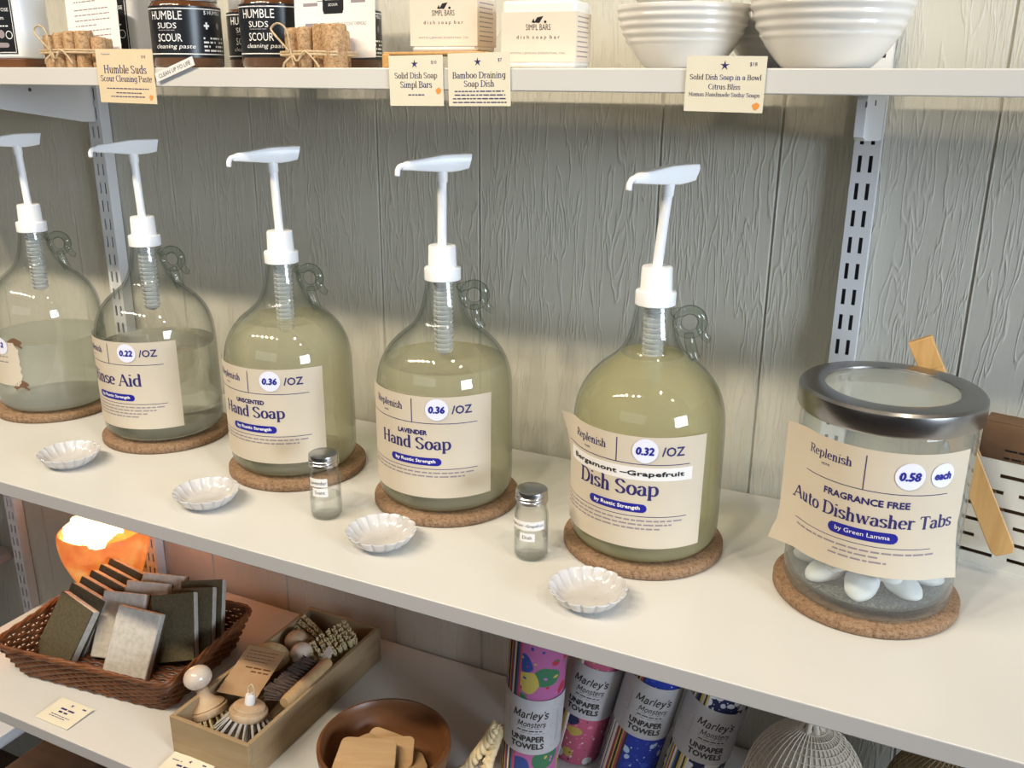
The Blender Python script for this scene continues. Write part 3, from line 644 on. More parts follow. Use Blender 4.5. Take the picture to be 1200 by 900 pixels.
for ring, (rr, n, z, off) in enumerate(((.0480, 8, 1.0350, -90), (.018, 3, 1.0320, 20), (.0470, 8, 1.0560, -68), (.018, 3, 1.0530, 70), (.0460, 7, 1.0760, -80))):
    for j in range(n):
        a = R(off + 360 * j / n); c = t0 if k == 0 else t0.copy()
        if k: COL.objects.link(c)
        c.location = (.234 + rr * math.cos(a), .211 + rr * math.sin(a), z + rnd.uniform(-.001, .001)); c.rotation_euler = (rnd.uniform(-.35, .35), rnd.uniform(.15, .40), a + rnd.uniform(-.25, .25))
        tag(c, 'white dishwasher tablet inside the lidded glass canister', 'dishwasher tablet', 'dishwasher tablets in the canister'); k += 1
pw = MB(); pw.lathe([(0, 0), (.066, 0), (.0705, .002), (.06, .004), (.03, .003), (0, .0045)], 48)
tag(pw.build('tablet_dust', M['powder'], loc=(.234, .211, 1.0196), smooth=60), 'grey powder dust on the floor of the canister', 'powder', kind='stuff')

# ------------------------------------------------------------------ scalloped dishes
def dish_mesh():
    n = 16
    def rf(a, r, z):
        q = abs(math.cos(n * a / 2)); f = min(1, max(0, (r - .016) / .018)); return 1 + .075 * f * (1 - (1 - q) ** 2.2 - .62)
    pr = [(0, 0), (.020, 0), (.0235, .0012), (.0300, .0060), (.0362, .0140), (.0382, .0172), (.0374, .0182), (.0352, .0160), (.0300, .0092), (.0245, .0052), (.018, .0040), (0, .0038)]
    return MB().lathe([(a, b) for a, b, _ in cr([(r, z, 0) for r, z in pr], 3)], 160, rf=rf)
d0 = dish_mesh().build('scalloped_dish', M['ceramic'], smooth=70, loc=(-.009, .0666, 1.0))
tag(d0, 'scalloped white dish in front of the Dish Soap jug', 'dish', 'scalloped white ceramic dishes')
for x, y, l in ((-.2575, .0775, 'scalloped white dish in front of the Lavender Hand Soap jug'), (-.503, .0695, 'scalloped white dish in front of the Unscented Hand Soap jug'),
                (-.752, .081, 'scalloped white dish in front of the Rinse Aid jug'), (-.985, .078, 'scalloped white dish mostly cut off by the left edge')):
    dup(d0, l, (x, y, 1.0), (0, 0, rnd.random()))

# ------------------------------------------------------------------ scent bottles
def scent(x, y, label, parts, ang):
    t = thing('scent_bottle', label, 'bottle', (x, y, 1.0), 0, 'small scent sample bottles')
    o = [(0, .001), (.013, .0), (.0165, .0008), (.0183, .004), (.0183, .046), (.0178, .052), (.0163, .057), (.0158, .060), (.0158, .068)]; i_ = offs(o[1:], .0014)
    MB().lathe(o + list(reversed(i_)) + [(0, .003)], 40).build('bottle', M['glass2'], t, smooth=70)
    MB().lathe([(0, .0026), (.0150, .0022), (.0173, .005), (.0173, .026), (0, .026)], 40).build('scent_liquid', M['liq_water'], t, smooth=60)
    pr = [(0, .0795), (.0150, .0795), (.0168, .0785), (.0172, .077), (.0172, .0740), (.0166, .0732), (.0174, .0722), (.0174, .0705), (.0166, .0695), (.0176, .0685), (.0176, .0655), (.0168, .0650), (.0160, .0650), (.0160, .0780), (0, .0780)]
    MB().lathe(pr, 40).build('tin_lid', M['chrome'], t, smooth=35)
    for (txt, u, v, w, h, tw) in parts:
        s = Sheet(); s.text(txt, u, v, M['black'], width=tw, height=h * .42)
        f = cyl_map(.0184, R(ang), 0, .0002); m_ = MB(); m_.grid(lambda a, b: f(u + (a - .5) * w, v + (b - .5) * h, 0), 14, 2); s.emit(m_, f, 1)
        m_.build('label_strip', [M['white_paper']] + s.mats, t, smooth=60)
scent(-.355, .109, 'small glass bottle with tin lid labelled Lavender Scent', [('Lavender', -.0055, .0485, .0225, .0105, .0205), ('Scent', -.0035, .0365, .0185, .0105, .012)], 28)
scent(-.0985, .128, 'small glass bottle with tin lid labelled Bergamont Grapefruit Dish', [('Bergamont \u2013Grapefruit', -.006, .0430, .044, .0100, .042), ('Dish', -.003, .0300, .0165, .0095, .010)], 20)

# ------------------------------------------------------------------ slatted tray, carton, tongs
def tray():
    t = thing('slatted_tray', 'cream metal tray with slotted front beside the canister', 'tray', (.285, .3265, 1.0), R(-12))
    L, D, H, th = .36, .052, .124, .0016; rows = [.018, .036, .054, .072, .090, .108]; sl = .0044
    mb = MB(); zs = 0.0
    for k, z in enumerate(rows):
        mb.box(0, L, -th, 0, zs, z - sl / 2); off = (.010, .040)[k % 2]; x = 0.0; u = off - .03
        while x < L:
            a = max(0, u); b = min(L, u + .016)
            if b > a > x - 1e-9 or a >= x:
                mb.box(x, min(max(a, x), L), -th, 0, z - sl / 2, z + sl / 2) if a > x else None
            x = max(x, min(L, u + .036)); u += .050
            if u > L: mb.box(x, L, -th, 0, z - sl / 2, z + sl / 2) if x < L else None; break
        zs = z + sl / 2
    mb.box(0, L, -th, 0, zs, H)
    mb.box(0, L, -.003, -th, 0, .005); mb.build('front_panel', M['tray'], t, smooth=0)
    MB().box(0, L, D, D + th, 0, H).build('back_panel', M['tray'], t, smooth=0)
    MB().box(0, th, 0, D, 0, H).build('end_panel', M['tray'], t, smooth=0); MB().box(L - th, L, 0, D, 0, H).build('end_panel', M['tray'], t, smooth=0)
    MB().box(th, L - th, 0, D, 0.001, .0025).build('base', M['tray'], t, smooth=0)
    X = TR((.285, .3265, 1.0), rz=R(-12)); c = MB()
    c.box(.034, .300, .016, .048, .003, .158); c.mi = 1; 
    o = c.build('cardboard_carton', [M['cardboard'], M['black']], smooth=0, loc=(.285, .3265, 1.0), rot=(0, 0, R(-12)), bevel=.001)
    s = Sheet()
    for k in range(5): s.words(.058, .10 - .004 * k, .130 - .0085 * k, .0020, M['black'], 20 + k)
    m2 = MB(); s.emit(m2, lambda u, v, l: (u, .0158 - .0001, v), 0); p = m2.build('printed_lines', s.mats, o, smooth=0)
    fl = MB(); fl.box(.034, .300, .0164, .030, .1583, .1592, TR((0, 0, 0))); fl.build('flap', M['cardboard'], o, smooth=0)
    tag(o, 'brown cardboard carton standing inside the slotted cream tray', 'carton')
tray()
def tongs():
    t = thing('bamboo_tongs', 'bamboo tongs hooked over the slotted tray, leaning behind the canister', 'tongs', (.359, .302, 1.030))
    top = Vector((-.109, .004, .213)); d = top.normalized(); w = d.cross(Vector((0, 1, 0))).normalized()
    def arm(off, th):
        mb = MB(); n = 40; V = []; F = []
        for i in range(n + 1):
            q = i / n; c = top * q + Vector((0, off * (1 - q) ** .9, 0)); hw = .0115 * (.70 + .30 * (1 - (1 - q / .035) ** 2) ** .5 if q < .035 else 1)
            for sx, sy in ((-1, -1), (1, -1), (1, 1), (-1, 1)): V.append(c + w * hw * sx + Vector((0, th * sy, 0)))
        for i in range(n):
            for k in range(4): k2 = (k + 1) % 4; F.append((i * 4 + k, i * 4 + k2, i * 4 + 4 + k2, i * 4 + 4 + k))
        F += [(3, 2, 1, 0), (n * 4, n * 4 + 1, n * 4 + 2, n * 4 + 3)]; mb.add(V, F); return mb
    arm(-.006, .0020).build('arm', M['bamboo'], t, bevel=.0008); arm(.026, .0020).build('arm', M['bamboo'], t, bevel=.0008)
    mb = MB(); c0 = top * .86; c1 = top * 1.0; V = []
    for c in (c0, c1):
        for sx, sy in ((-1, -1), (1, -1), (1, 1), (-1, 1)): V.append(c + w * .0117 * sx + Vector((0, .0045 * sy + .001, 0)))
    mb.add(V, [(3, 2, 1, 0), (4, 5, 6, 7)] + [(k, (k + 1) % 4, 4 + (k + 1) % 4, 4 + k) for k in range(4)]); mb.build('joint_block', M['bamboo'], t, bevel=.001)
tongs()

# ------------------------------------------------------------------ price tags
def card(name, w, h, sheet, m, loc, rot, label, cat='price tag', group='printed price tags', th=.0006):
    mb = MB(); mb.box(-w / 2, w / 2, -th, 0, 0, h); sheet.emit(mb, lambda u, v, l: (u, -th - .00012 * l, v), 1)
    return tag(mb.build(name, [m] + sheet.mats, smooth=0, loc=loc, rot=rot), label, cat, group)
def tag_sheet(lines, price, w, h, star=True, small=(), shell=True, tan=False):
    s = Sheet(); I = M['ink']
    if star: s.star(-.001, h * .83, .0042, I)
    else: s.text('Replenish', -w * .32, h * .90, M['pill'], width=.013, height=.0022)
    s.text(price, w * .34, h * .855, I, height=.0034)
    for (t, v, wd) in lines: s.text(t, 0, v * h, I, width=wd, font='serif', W=.058, H=.024)
    for k, (u0, u1, v) in enumerate(small): s.words(u0 * w, u1 * w, v * h, .0011, M['ink'], 30 + k + len(lines[0][0]))
    if shell: s.shell(w * .41, h * (.12 if not shell == 2 else .30), .0032, M['orange'])
    return s
YT = .1190
card('price_tag', .088, .0585, tag_sheet([('Humble Suds', .62, .066), ('Scour Cleaning Paste', .45, .080)], '$18', .088, .0585, star=False, small=[(-.36, .38, .27), (-.2, .25, .19), (-.3, .3, .12)]), M['tag_tan'],
     (-.6085, YT, 1.4612), (0, R(.6), 0), 'tan price tag for Humble Suds cleaning paste on the top shelf edge')
card('price_tag', .0605, .0465, tag_sheet([('Solid Dish Soap', .60, .048), ('Simpl Bars', .42, .036)], '$10', .0605, .0465, small=[(-.15, .15, .22)], shell=2), M['tag'],
     (-.223, YT, 1.4648), (0, R(-.8), 0), 'small ivory price tag reading Solid Dish Soap Simpl Bars')
card('price_tag', .0655, .0475, tag_sheet([('Bamboo Draining', .58, .056), ('Soap Dish', .42, .032)], '$7', .0655, .0475, small=[(-.40, .40, .28), (-.40, .42, .21), (-.43, .44, .14), (-.43, .44, .07)], shell=False), M['tag'],
     (-.1542, YT, 1.4658), (0, R(-1.0), 0), 'ivory price tag reading Bamboo Draining Soap Dish')
card('price_tag', .0665, .0445, tag_sheet([('Solid Dish Soap in a Bowl', .62, .060), ('Citrus Bliss', .45, .027), ('Mamas Handmade Sudsy Soaps', .31, .060)], '$18', .0665, .0445), M['tag'],
     (.0765, YT, 1.4650), (0, R(.6), 0), 'ivory price tag reading Solid Dish Soap in a Bowl Citrus Bliss')
s = Sheet(); s.text('CLEAN UP YO LIFE', .0, .0046, M['black'], width=.050, height=.0044)
card('paper_strip', .060, .0095, s, M['white_paper'], (-.5305, .1175, 1.4935), (0, R(-17.5), 0), 'narrow white strip reading CLEAN UP YO LIFE stuck on the top shelf edge', 'paper strip', None)
s = Sheet(); s.star(-.001, .038, .0036, M['ink']); s.words(.018, .025, .039, .0024, M['ink'], 2)
s.words(-.013, .013, .0285, .0030, M['ink'], 11, .2); s.words(-.011, .006, .0225, .0030, M['ink'], 14, .2); s.words(-.018, .018, .0155, .0012, M['ink'], 12); s.words(-.018, .012, .0120, .0012, M['ink'], 13)
card('price_tag', .064, .046, s, M['tag'], (-.783, .010, .6245), (R(-88), 0, R(0)), 'ivory price tag lying on the bottom shelf in front of the wicker basket')
s = Sheet(); s.star(-.001, .038, .0036, M['ink']); s.words(.018, .024, .039, .0022, M['ink'], 5); s.words(-.028, -.012, .034, .0022, M['greyink'], 6); s.words(-.015, .015, .0270, .0030, M['ink'], 8, .2)
card('price_tag', .068, .046, s, M['tag'], (-.545, -.0015, .6245), (R(-88), 0, R(3)), 'ivory price tag lying in front of the wooden brush box')

# ------------------------------------------------------------------ top shelf goods
def spray_bottle(x, y, label):
    t = thing('white_bottle', label, 'bottle', (x, y, 1.5), R(12), 'white cleaner bottles on the top shelf')
    P = []
    for cx, cy, a0 in ((.031, .018, 0), (-.031, .018, 90), (-.031, -.018, 180), (.031, -.018, 270)):
        P += [(cx + .010 * math.cos(R(a0 + 90 * k / 5)), cy + .010 * math.sin(R(a0 + 90 * k / 5))) for k in range(6)]
    MB().prism(P, .012, .17).build('bottle', M['bottle_white'], t, bevel=.003, smooth=50)
    Q = [(a * .985, b * .985) for a, b in P]; MB().prism(Q, 0, .012).build('base_shade', M['walnut'], t, bevel=.001, smooth=50)  # brown foot band paints the shade at the bottom of the white bottle
    MB().lathe([(.0, .168), (.018, .168), (.016, .19), (.014, .2), (0, .2)], 24).build('neck', M['bottle_white'], t, smooth=50)
    s = Sheet(); Wt = M['whiteink']; w, z0, z1 = .029, .018, .15
    for u in (-w + .0015, w - .0015): s.vbar(u, z0 + .0015, z1, .0008, Wt)
    s.bar(-w + .0015, w - .0015, z0 + .0015, .0008, Wt)
    s.text('ALL PURPOSE', .004, .072, Wt, width=.040, height=.0042); s.text('100%', .010, .0615, Wt, width=.011, height=.003)
    s.words(-.01, .02, .052, .0016, Wt, 3); s.disc(.008, .042, .0052, M['greyink']); s.disc(.020, .041, .0052, Wt); s.disc(.020, .041, .0042, M['jarblack'], 2); s.vbar(.020, .0385, .0435, .0016, Wt)
    s.pill(-.008, .018, .0285, .006, M['greyink'])
    mb = MB(); mb.box(-w, w, -.0290, -.0281, z0, z1); s.emit(mb, lambda u, v, l: (u, -.0290 - .0001 * l, v), 1); mb.build('label', [M['jarblack']] + s.mats, t, smooth=0)
spray_bottle(-.914, .215, 'white bottle with black label at the left end of the top shelf')
spray_bottle(-.737, .240, 'white bottle with black label standing behind the left cork bundle')
def cork_bundle(x, y, sticks, label, ry):
    t = thing('cork_bundle', label, 'cork bundle', (x, y, 1.5), 0, 'twine tied cork stick bundles')
    for (a, b, r, h) in sticks:
        MB().lathe([(0, 0), (r * .95, 0), (r, .001), (r, h - .002), (r * .85, h), (0, h + .0008)], 18, rf=lambda q, rr, z: 1 + .06 * math.sin(3 * q + a * 900) + .03 * math.sin(z * 400 + a * 500)).build('cork_stick', M['cork_dark'], t, loc=(a, b, 0), smooth=50)
    xs = [s_[0] for s_ in sticks]; x0, x1 = min(xs) - .0105, max(xs) + .0105; mb = MB()
    for dz in (.0, .0028):
        mb.tube([(x0 + .004, -.0125, ry + dz), ((x0 + x1) / 2, -.0135, ry + dz + .001), (x1 - .004, -.0125, ry + dz), (x1, -.006, ry + dz), (x1, .018, ry + dz), (x1 - .004, .0235, ry + dz), (x0 + .004, .0235, ry + dz), (x0, .018, ry + dz), (x0, -.006, ry + dz)], .0013, 6, closed=True)
    if ry < .02:
        mb.tube(cr([(-.022, -.0145, ry), (-.040, -.017, ry + .018), (-.047, -.016, ry + .026), (-.038, -.0155, ry + .031), (-.028, -.015, ry + .024), (-.024, -.0155, ry + .004), (-.020, -.016, ry - .010)], 5), .0011, 6)
        mb.tube(cr([(-.022, -.0145, ry), (-.014, -.018, ry - .006), (-.006, -.0165, ry + .003), (.004, -.016, ry - .003), (.012, -.016, ry - .012)], 5), .0011, 6)
        mb.tube(cr([(-.022, -.0145, ry), (-.030, -.018, ry - .007), (-.034, -.016, ry - .012)], 4), .0011, 6)
    mb.build('twine', M['twine'], t, smooth=60)
cork_bundle(-.719, .148, [(-.0385, 0, .0093, .0370), (-.0205, -.001, .0095, .0395), (-.0015, -.002, .0098, .0410), (.0185, -.001, .0108, .0412), (.0375, .004, .0090, .034), (-.028, .017, .009, .036), (-.008, .016, .0092, .037), (.013, .017, .0092, .036), (.031, .0185, .0085, .033)],
            'bundle of cork sticks tied with twine, left of the tan tag', .0165)
cork_bundle(-.357, .145, [(-.033, .002, .0088, .0395), (-.0150, -.001, .0092, .0400), (.0030, .002, .0085, .0425), (.0235, -.002, .0125, .0425), (-.024, .018, .009, .038), (-.004, .018, .009, .038), (.016, .019, .009, .037)],
            'bundle of cork sticks tied with a twine bow, before the jar leaflet', .0125)
s = Sheet()
for k in range(9): s.words(-.030, .030 - (.022 if k in (1, 5) else 0), .072 - .0062 * k - (.003 if k > 1 else 0), .0013, M['greyink'], 50 + k)
s.words(-.006, .006, .022, .0013, M['greyink'], 61)
card('info_card', .088, .082, s, M['white_paper'], (-.722, .181, 1.512), (R(-4), R(-3), 0), 'white printed card behind the left cork bundle', 'card', None)
s = Sheet(); s.words(-.036, -.018, .068, .0030, M['greyink'], 21, .1); s.words(-.040, -.021, .055, .0034, M['greyink'], 22, .1); s.words(.022, .040, .0565, .0034, M['greyink'], 23, .1)
s.put([(-.013, .045), (.011, .045), (.0125, .049), (.0125, .081), (-.0145, .081), (-.0145, .049)], [(0, 1, 2, 3, 4, 5)], M['jarblack']); s.text('SCOUR', -.001, .054, M['whiteink'], width=.012, layer=2); s.bar(-.011, .010, .059, .0006, M['whiteink'], 2)
s.bar(-.0145, -.022, .058, .0006, M['black']); s.bar(.0125, .020, .0605, .0006, M['black']); s.words(-.038, -.012, .0345, .0034, M['greyink'], 24, .1); s.text('WITHOUT TOXIC CHEMICALS', .021, .0345, M['greyink'], width=.040, height=.0035)
card('info_leaflet', .104, .105, s, M['white_paper'], (-.359, .1765, 1.510), (R(-4), R(-1), 0), 'white leaflet picturing a black jar, behind the right cork bundle', 'leaflet', None)
def jar(x, y, r, h, label, ang=0):
    t = thing('paste_jar', label, 'jar', (x, y, 1.5), R(ang), 'black labelled scouring paste jars')
    MB().lathe([(0, 0), (r - .003, 0), (r, .003), (r, h * .80), (r * .93, h * .87), (r * .86, h * .9), (0, h * .9)], 48).build('jar_body', M['amber'], t, smooth=50)
    MB().lathe([(0, h * .885), (r * .92, h * .885), (r * .93, h * .9), (r * .93, h * 1.12), (r * .9, h * 1.14), (0, h * 1.14)], 48).build('lid', M['jarlid'], t, smooth=40)
    s = Sheet(); Wt = M['whiteink']; H = .056; L = r * 1.9
    s.bar(-L, L, H - .0030, .0011, Wt); s.bar(-L, L, .0040, .0011, Wt)
    s.text('HUMBLE', -.018, .0455, Wt, width=.040, height=.0092); s.text('SUDS', -.017, .0345, Wt, width=.024, height=.0062); s.words(-.028, -.006, .0535, .0009, M['greyink'], 3); s.words(-.028, -.006, .0295, .0009, M['greyink'], 4)
    s.text('SCOUR', -.015, .0215, Wt, width=.030, height=.0085); s.text('cleaning paste', -.010, .0115, Wt, width=.048, height=.0062, shear=.25)
    s.text('$ HUMBLE', .040, .0490, Wt, width=.027, height=.0048); s.bar(.0255, .0325, .0350, .0022, Wt); s.vbar(.0290, .0312, .0388, .0024, Wt); s.pill(.044, .0485, .0350, .010, M['greyink'])
    for k in range(4): s.words(.024, .056, .0215 - .0045 * k, .0020, Wt, 70 + k)
    curved_label('label', t, r, 0, .0115, 2 * math.pi * r * .8, H, s, M['jarblack'], nu=60)
jar(-.589, .200, .0402, .083, 'black paste jar in front, beside the tan price tag', 36)
jar(-.578, .318, .0402, .080, 'black paste jar half hidden between two other jars', 36)
jar(-.466, .214, .0402, .083, 'black paste jar left of the white leaflet', 34)
jar(-.440, .318, .0402, .077, 'black paste jar peeking out right of the white leaflet', 30)
def soap_box(x, y, w, d, h, rz, label, second=True):
    t = thing('soap_box', label, 'soap box', (x, y, 1.5 if second else 1.5), rz, 'wrapped dish soap bars')
    MB().box(-w / 2, w / 2, -d / 2, d / 2, 0, h).build('soap_block', M['soapwhite'], t, bevel=.003)
    a, b = .0055, .0490; mb = MB(); g = .0007
    mb.box(-w / 2 - g, w / 2 + g, -d / 2 - g, d / 2 + g, a, b); s = Sheet(); D = M['black']
    z = (a + b) / 2; s.put([(-.004, z + .0125), (.001, z + .0120), (.0050, z + .0180), (-.001, z + .0170)], [(0, 1, 2, 3)], D); s.put([(-.0065, z + .0125), (-.003, z + .0120), (-.0045, z + .0160)], [(0, 1, 2)], D); s.disc(.0068, z + .0130, .0012, D)
    s.text('SIMPL BARS', 0, z + .0085, D, width=.024, height=.0052); s.text('d i s h  s o a p  b a r', 0, z - .0005, D, width=.042, height=.0042); s.text('WITH LEMON ESSENTIAL OIL', 0, z - .0140, M['greyink'], width=.054, height=.0018)
    s.emit(mb, lambda u, v, l: (u, -d / 2 - g - .0001 * l, v), 1)
    s2 = Sheet()
    for k in range(9): s2.words(-d * .4, d * (.35 - .03 * (k % 3)), b - .004 - .0043 * k, .0011, M['greyink'], 90 + k)
    mm = mb; s2m = len(s.mats)
    for V, F, mi, l in s2.it: mm.mi = 1 + s2m + mi; mm.add([(w / 2 + g + .0001, u, v) for u, v in V], F)
    mm.build('paper_sleeve', [M['soapbox']] + s.mats + s2.mats, t, smooth=0)
soap_box(-.2140, .178,   .070, .050, .0590, R(6), 'cream soap box on the bamboo soap dish'); 
soap_box(-.108, .168, .071, .050, .0590, R(6), 'cream soap box with white ends between the bamboo dish and the bowls')
soap_box(-.150, .262, .050, .050, .0590, R(6), 'soap box in shade behind the two front soap boxes')
for o in COL.objects:
    if o.get('label') == 'cream soap box on the bamboo soap dish': o.location.z = 1.5151
def soap_dish():
    mb = MB(); mb.box(-.055, -.047, -.040, .040, 0, .013); mb.box(.047, .055, -.040, .040, 0, .013)
    t = thing('bamboo_soap_dish', 'bamboo draining soap dish under the soap box behind the tags', 'soap dish', (-.2155, .172, 1.5))
    mb.build('side_rail', M['bamboo'], t, bevel=.001)
    for k in range(5): MB().box(-.055, .055, -.038 + .0165 * k, -.028 + .0165 * k, .0122, .0150).build('slat', M['bamboo'], t, bevel=.0008)
soap_dish()
def bowl(x, y, r, h, label, m='bowl', z=1.5, name='ceramic_bowl'):
    o = [(0, 0), (r * .50, 0), (r * .545, h * .03)]
    for k in range(1, 61):
        t = k / 60; q = .545 + .455 * (1 - (1 - t) ** 1.75) ** .92; rib = (.011 * math.sin((t - .38) * 2 * math.pi / .135) * min(1, max(0, (t - .34) * 9)) * (1 if t < .93 else max(0, (1 - t) / .07))); o.append((r * (q + rib), h * (.03 + .955 * t)))
    o += [(r * .99, h)]
    i_ = [(r * .96, h * .985), (r * .90, h * .74), (r * .76, h * .40), (r * .52, h * .13), (0, h * .07)]
    tag(MB().lathe(o + i_, 96).build(name, M[m], smooth=60, loc=(x, y, z)), label, 'bowl', 'ribbed cream bowls')
bowl(.0107, .215, .0620, .0555, 'ribbed cream bowl above the Citrus Bliss tag')
bowl(.1425, .215, .0700, .0635, 'ribbed cream bowl nearest the right upright')
bowl(.086, .302, .056, .0470, 'cream bowl in shade behind the gap between the two front bowls')
o = MB().lathe([(0, 0), (.020, 0), (.028, .006), (.034, .018), (.033, .019), (.026, .008), (0, .004)], 48).build('small_dish', M['bowl'], smooth=60, loc=(-.016, .222, 1.5490), rot=(R(-14), R(20), 0))
tag(o, 'small cream dish resting inside the left ribbed bowl', 'dish')

# ------------------------------------------------------------------ bottom shelf: salt lamp
ZL = .6232
def salt_lamp():
    t = thing('salt_lamp', 'glowing orange salt bowl lamp heaped with lit chunks, behind the basket', 'salt lamp', (-1.004, .315, ZL))
    pr = [(0, 0), (.030, 0), (.040, .006), (.058, .035), (.070, .068), (.0735, .098), (.072, .118), (.066, .114), (.062, .090), (.045, .05), (0, .045)]
    rr = random.Random(3); ph = [rr.uniform(0, 6) for _ in range(4)]
    MB().lathe([(a, b) for a, b, _ in cr([(r, z, 0) for r, z in pr], 3)], 48, rf=lambda a, r, z: 1 + .03 * math.sin(3 * a + ph[0]) + .02 * math.sin(7 * a + ph[1] + z * 60)).build('salt_bowl', M['salt'], t, smooth=60)
    for k in range(30):
        a = rr.uniform(0, 6.28); q = rr.uniform(0, .058); sz = rr.uniform(.016, .024)
        o = MB().ell((0, 0, 0), (sz, sz * rr.uniform(.7, 1), sz * .8), 8, fn=lambda p: .12 * math.sin(5 * p[0] + k) + .1 * math.cos(4 * p[1] + p[2] * 3)).build('salt_chunk', M['salt_hot'], t, smooth=0,
            loc=(q * math.cos(a), q * math.sin(a), .116 + (.056 - q) * .45), rot=(rr.uniform(0, 3), rr.uniform(0, 3), 0))
    l = lamp('salt_lamp_bulb', 'POINT', (0, 0, 0), (0, 0, -1), 1.15, (1, .30, .07), .03); l.parent = t; l.location = (.025, -.02, .165)
salt_lamp()

# ------------------------------------------------------------------ wicker basket and sponges
BX = TR((-.802, .172, ZL), rz=R(7))
def basket():
    t = thing('wicker_basket', 'dark brown wicker basket filled with sponges', 'basket', (-.802, .172, ZL), R(7))
    def rrect(a, b, r, n):
        P = []; seg = [(a - r, b - r, 0), (-a + r, b - r, 90), (-a + r, -b + r, 180), (a - r, -b + r, 270)]
        C = []
        for cx, cy, a0 in seg: C += [(cx + r * math.cos(R(a0 + 90 * k / 6)), cy + r * math.sin(R(a0 + 90 * k / 6))) for k in range(7)]
        L = [0]
        for i in range(len(C)): p, q = C[i], C[(i + 1) % len(C)]; L.append(L[-1] + math.hypot(q[0] - p[0], q[1] - p[1]))
        for k in range(n):
            s_ = L[-1] * k / n; i = max(j for j in range(len(C)) if L[j] <= s_); p, q = C[i], C[(i + 1) % len(C)]; f = (s_ - L[i]) / max(1e-9, L[i + 1] - L[i])
            P.append((p[0] + (q[0] - p[0]) * f, p[1] + (q[1] - p[1]) * f))
        return P
    ns = 72; bot = rrect(.136, .086, .02, ns); top = rrect(.158, .108, .02, ns); H = .060
    def at(k, z, o=0):
        f = z / H; x = bot[k % ns][0] * (1 - f) + top[k % ns][0] * f; y = bot[k % ns][1] * (1 - f) + top[k % ns][1] * f; L = math.hypot(x, y); return (x * (1 + o / L), y * (1 + o / L), z)
    mb = MB()
    for j in range(11):
        z = .004 + j * .0052; mb.tube([at(k, z, .0020 * (1 if (k + j) % 2 else -1)) for k in range(ns)], .0026, 6, closed=True)
    mb.build('woven_side', M['wicker'], t, smooth=60)
    mb = MB()
    for k in range(0, ns): mb.tube([at(k, .0025), at(k, H)], .0016, 5)
    mb.build('stakes', M['wicker'], t, smooth=60)
    mb = MB()
    for q in range(3): mb.tube([tuple(Vector(at(k, H)) + Vector((0, 0, .0024 * math.sin(k * 1.2 + q * 2.1))) + Vector(at(k, H, .0026 * math.cos(k * 1.2 + q * 2.1))) - Vector(at(k, H))) for k in range(ns)], .0026, 6, closed=True)
    mb.build('braided_rim', M['wicker'], t, smooth=60)
    mb = MB()
    for j in range(19):
        y = -.084 + j * .0093; mb.tube([(x * .0125, y, .0035 + .0014 * (1 if (x + j) % 2 else -1)) for x in range(-10, 11)], .0034, 6, flat=.6)
    mb.build('woven_base', M['wicker'], t, smooth=60)
basket()
def sponge(BL, TL, yaw, pale, label, h=.102, w=.074):
    B = Vector(BL); d = (Vector(TL) - B).normalized(); wd = Vector((math.cos(yaw), math.sin(yaw), 0)); wd = (wd - d * wd.dot(d)).normalized(); nn = wd.cross(d) * -1
    if nn.y < 0: nn = -nn
    X = Matrix(((wd.x, nn.x, d.x, B.x), (wd.y, nn.y, d.y, B.y), (wd.z, nn.z, d.z, B.z), (0, 0, 0, 1)))
    t = thing('scrub_sponge', label, 'sponge', (0, 0, 0), 0, 'dish sponges in the wicker basket'); t.matrix_world = X
    a, b = ((.0, .0135), (.0138, .0165)) if pale else ((.0035, .0165), (.0, .0032))
    MB().box(0, w, a[0], a[1], 0, h).build('sponge_body', M['sponge_pale'], t, bevel=.002)
    MB().box(0, w, b[0], b[1], 0, h).build('scrub_pad', M['sponge_dark'], t, bevel=.001)
sponge((-.943, .110, .634), (-.920, .158, .722), R(1), False, 'front dark olive sponge of the left stack, whole face showing')
ordn = ['second', 'third', 'fourth', 'fifth', 'rearmost']
for k in range(1, 6):
    y = .160 + .0205 * k; sponge((-.948 - .001 * k + .004, y - .046, .634), (-.924 - .002 * k, y, .722), R(4), False, '%s dark olive sponge of the left stack, top edge showing' % ordn[k - 1])
sponge((-.803, .116, .634), (-.806, .165, .722), R(14), True, 'front pale sponge standing in the basket, whole face showing')
sponge((-.852, .137, .634), (-.868, .194, .722), R(14), True, 'pale sponge just behind the front pale sponge')
sponge((-.842, .176, .634), (-.858, .230, .722), R(14), True, 'third pale sponge in the middle of the basket')
sponge((-.838, .206, .634), (-.853, .259, .722), R(14), True, 'rearmost pale sponge in the middle of the basket')
sponge((-.752, .166, .634), (-.783, .208, .722), R(15), False, 'front dark sponge of the right stack, next to the pale one', w=.070)
sponge((-.744, .192, .634), (-.772, .238, .722), R(15), False, 'middle dark sponge of the right stack', w=.070)
sponge((-.748, .217, .634), (-.776, .264, .722), R(15), False, 'rearmost dark sponge of the right stack', w=.070)

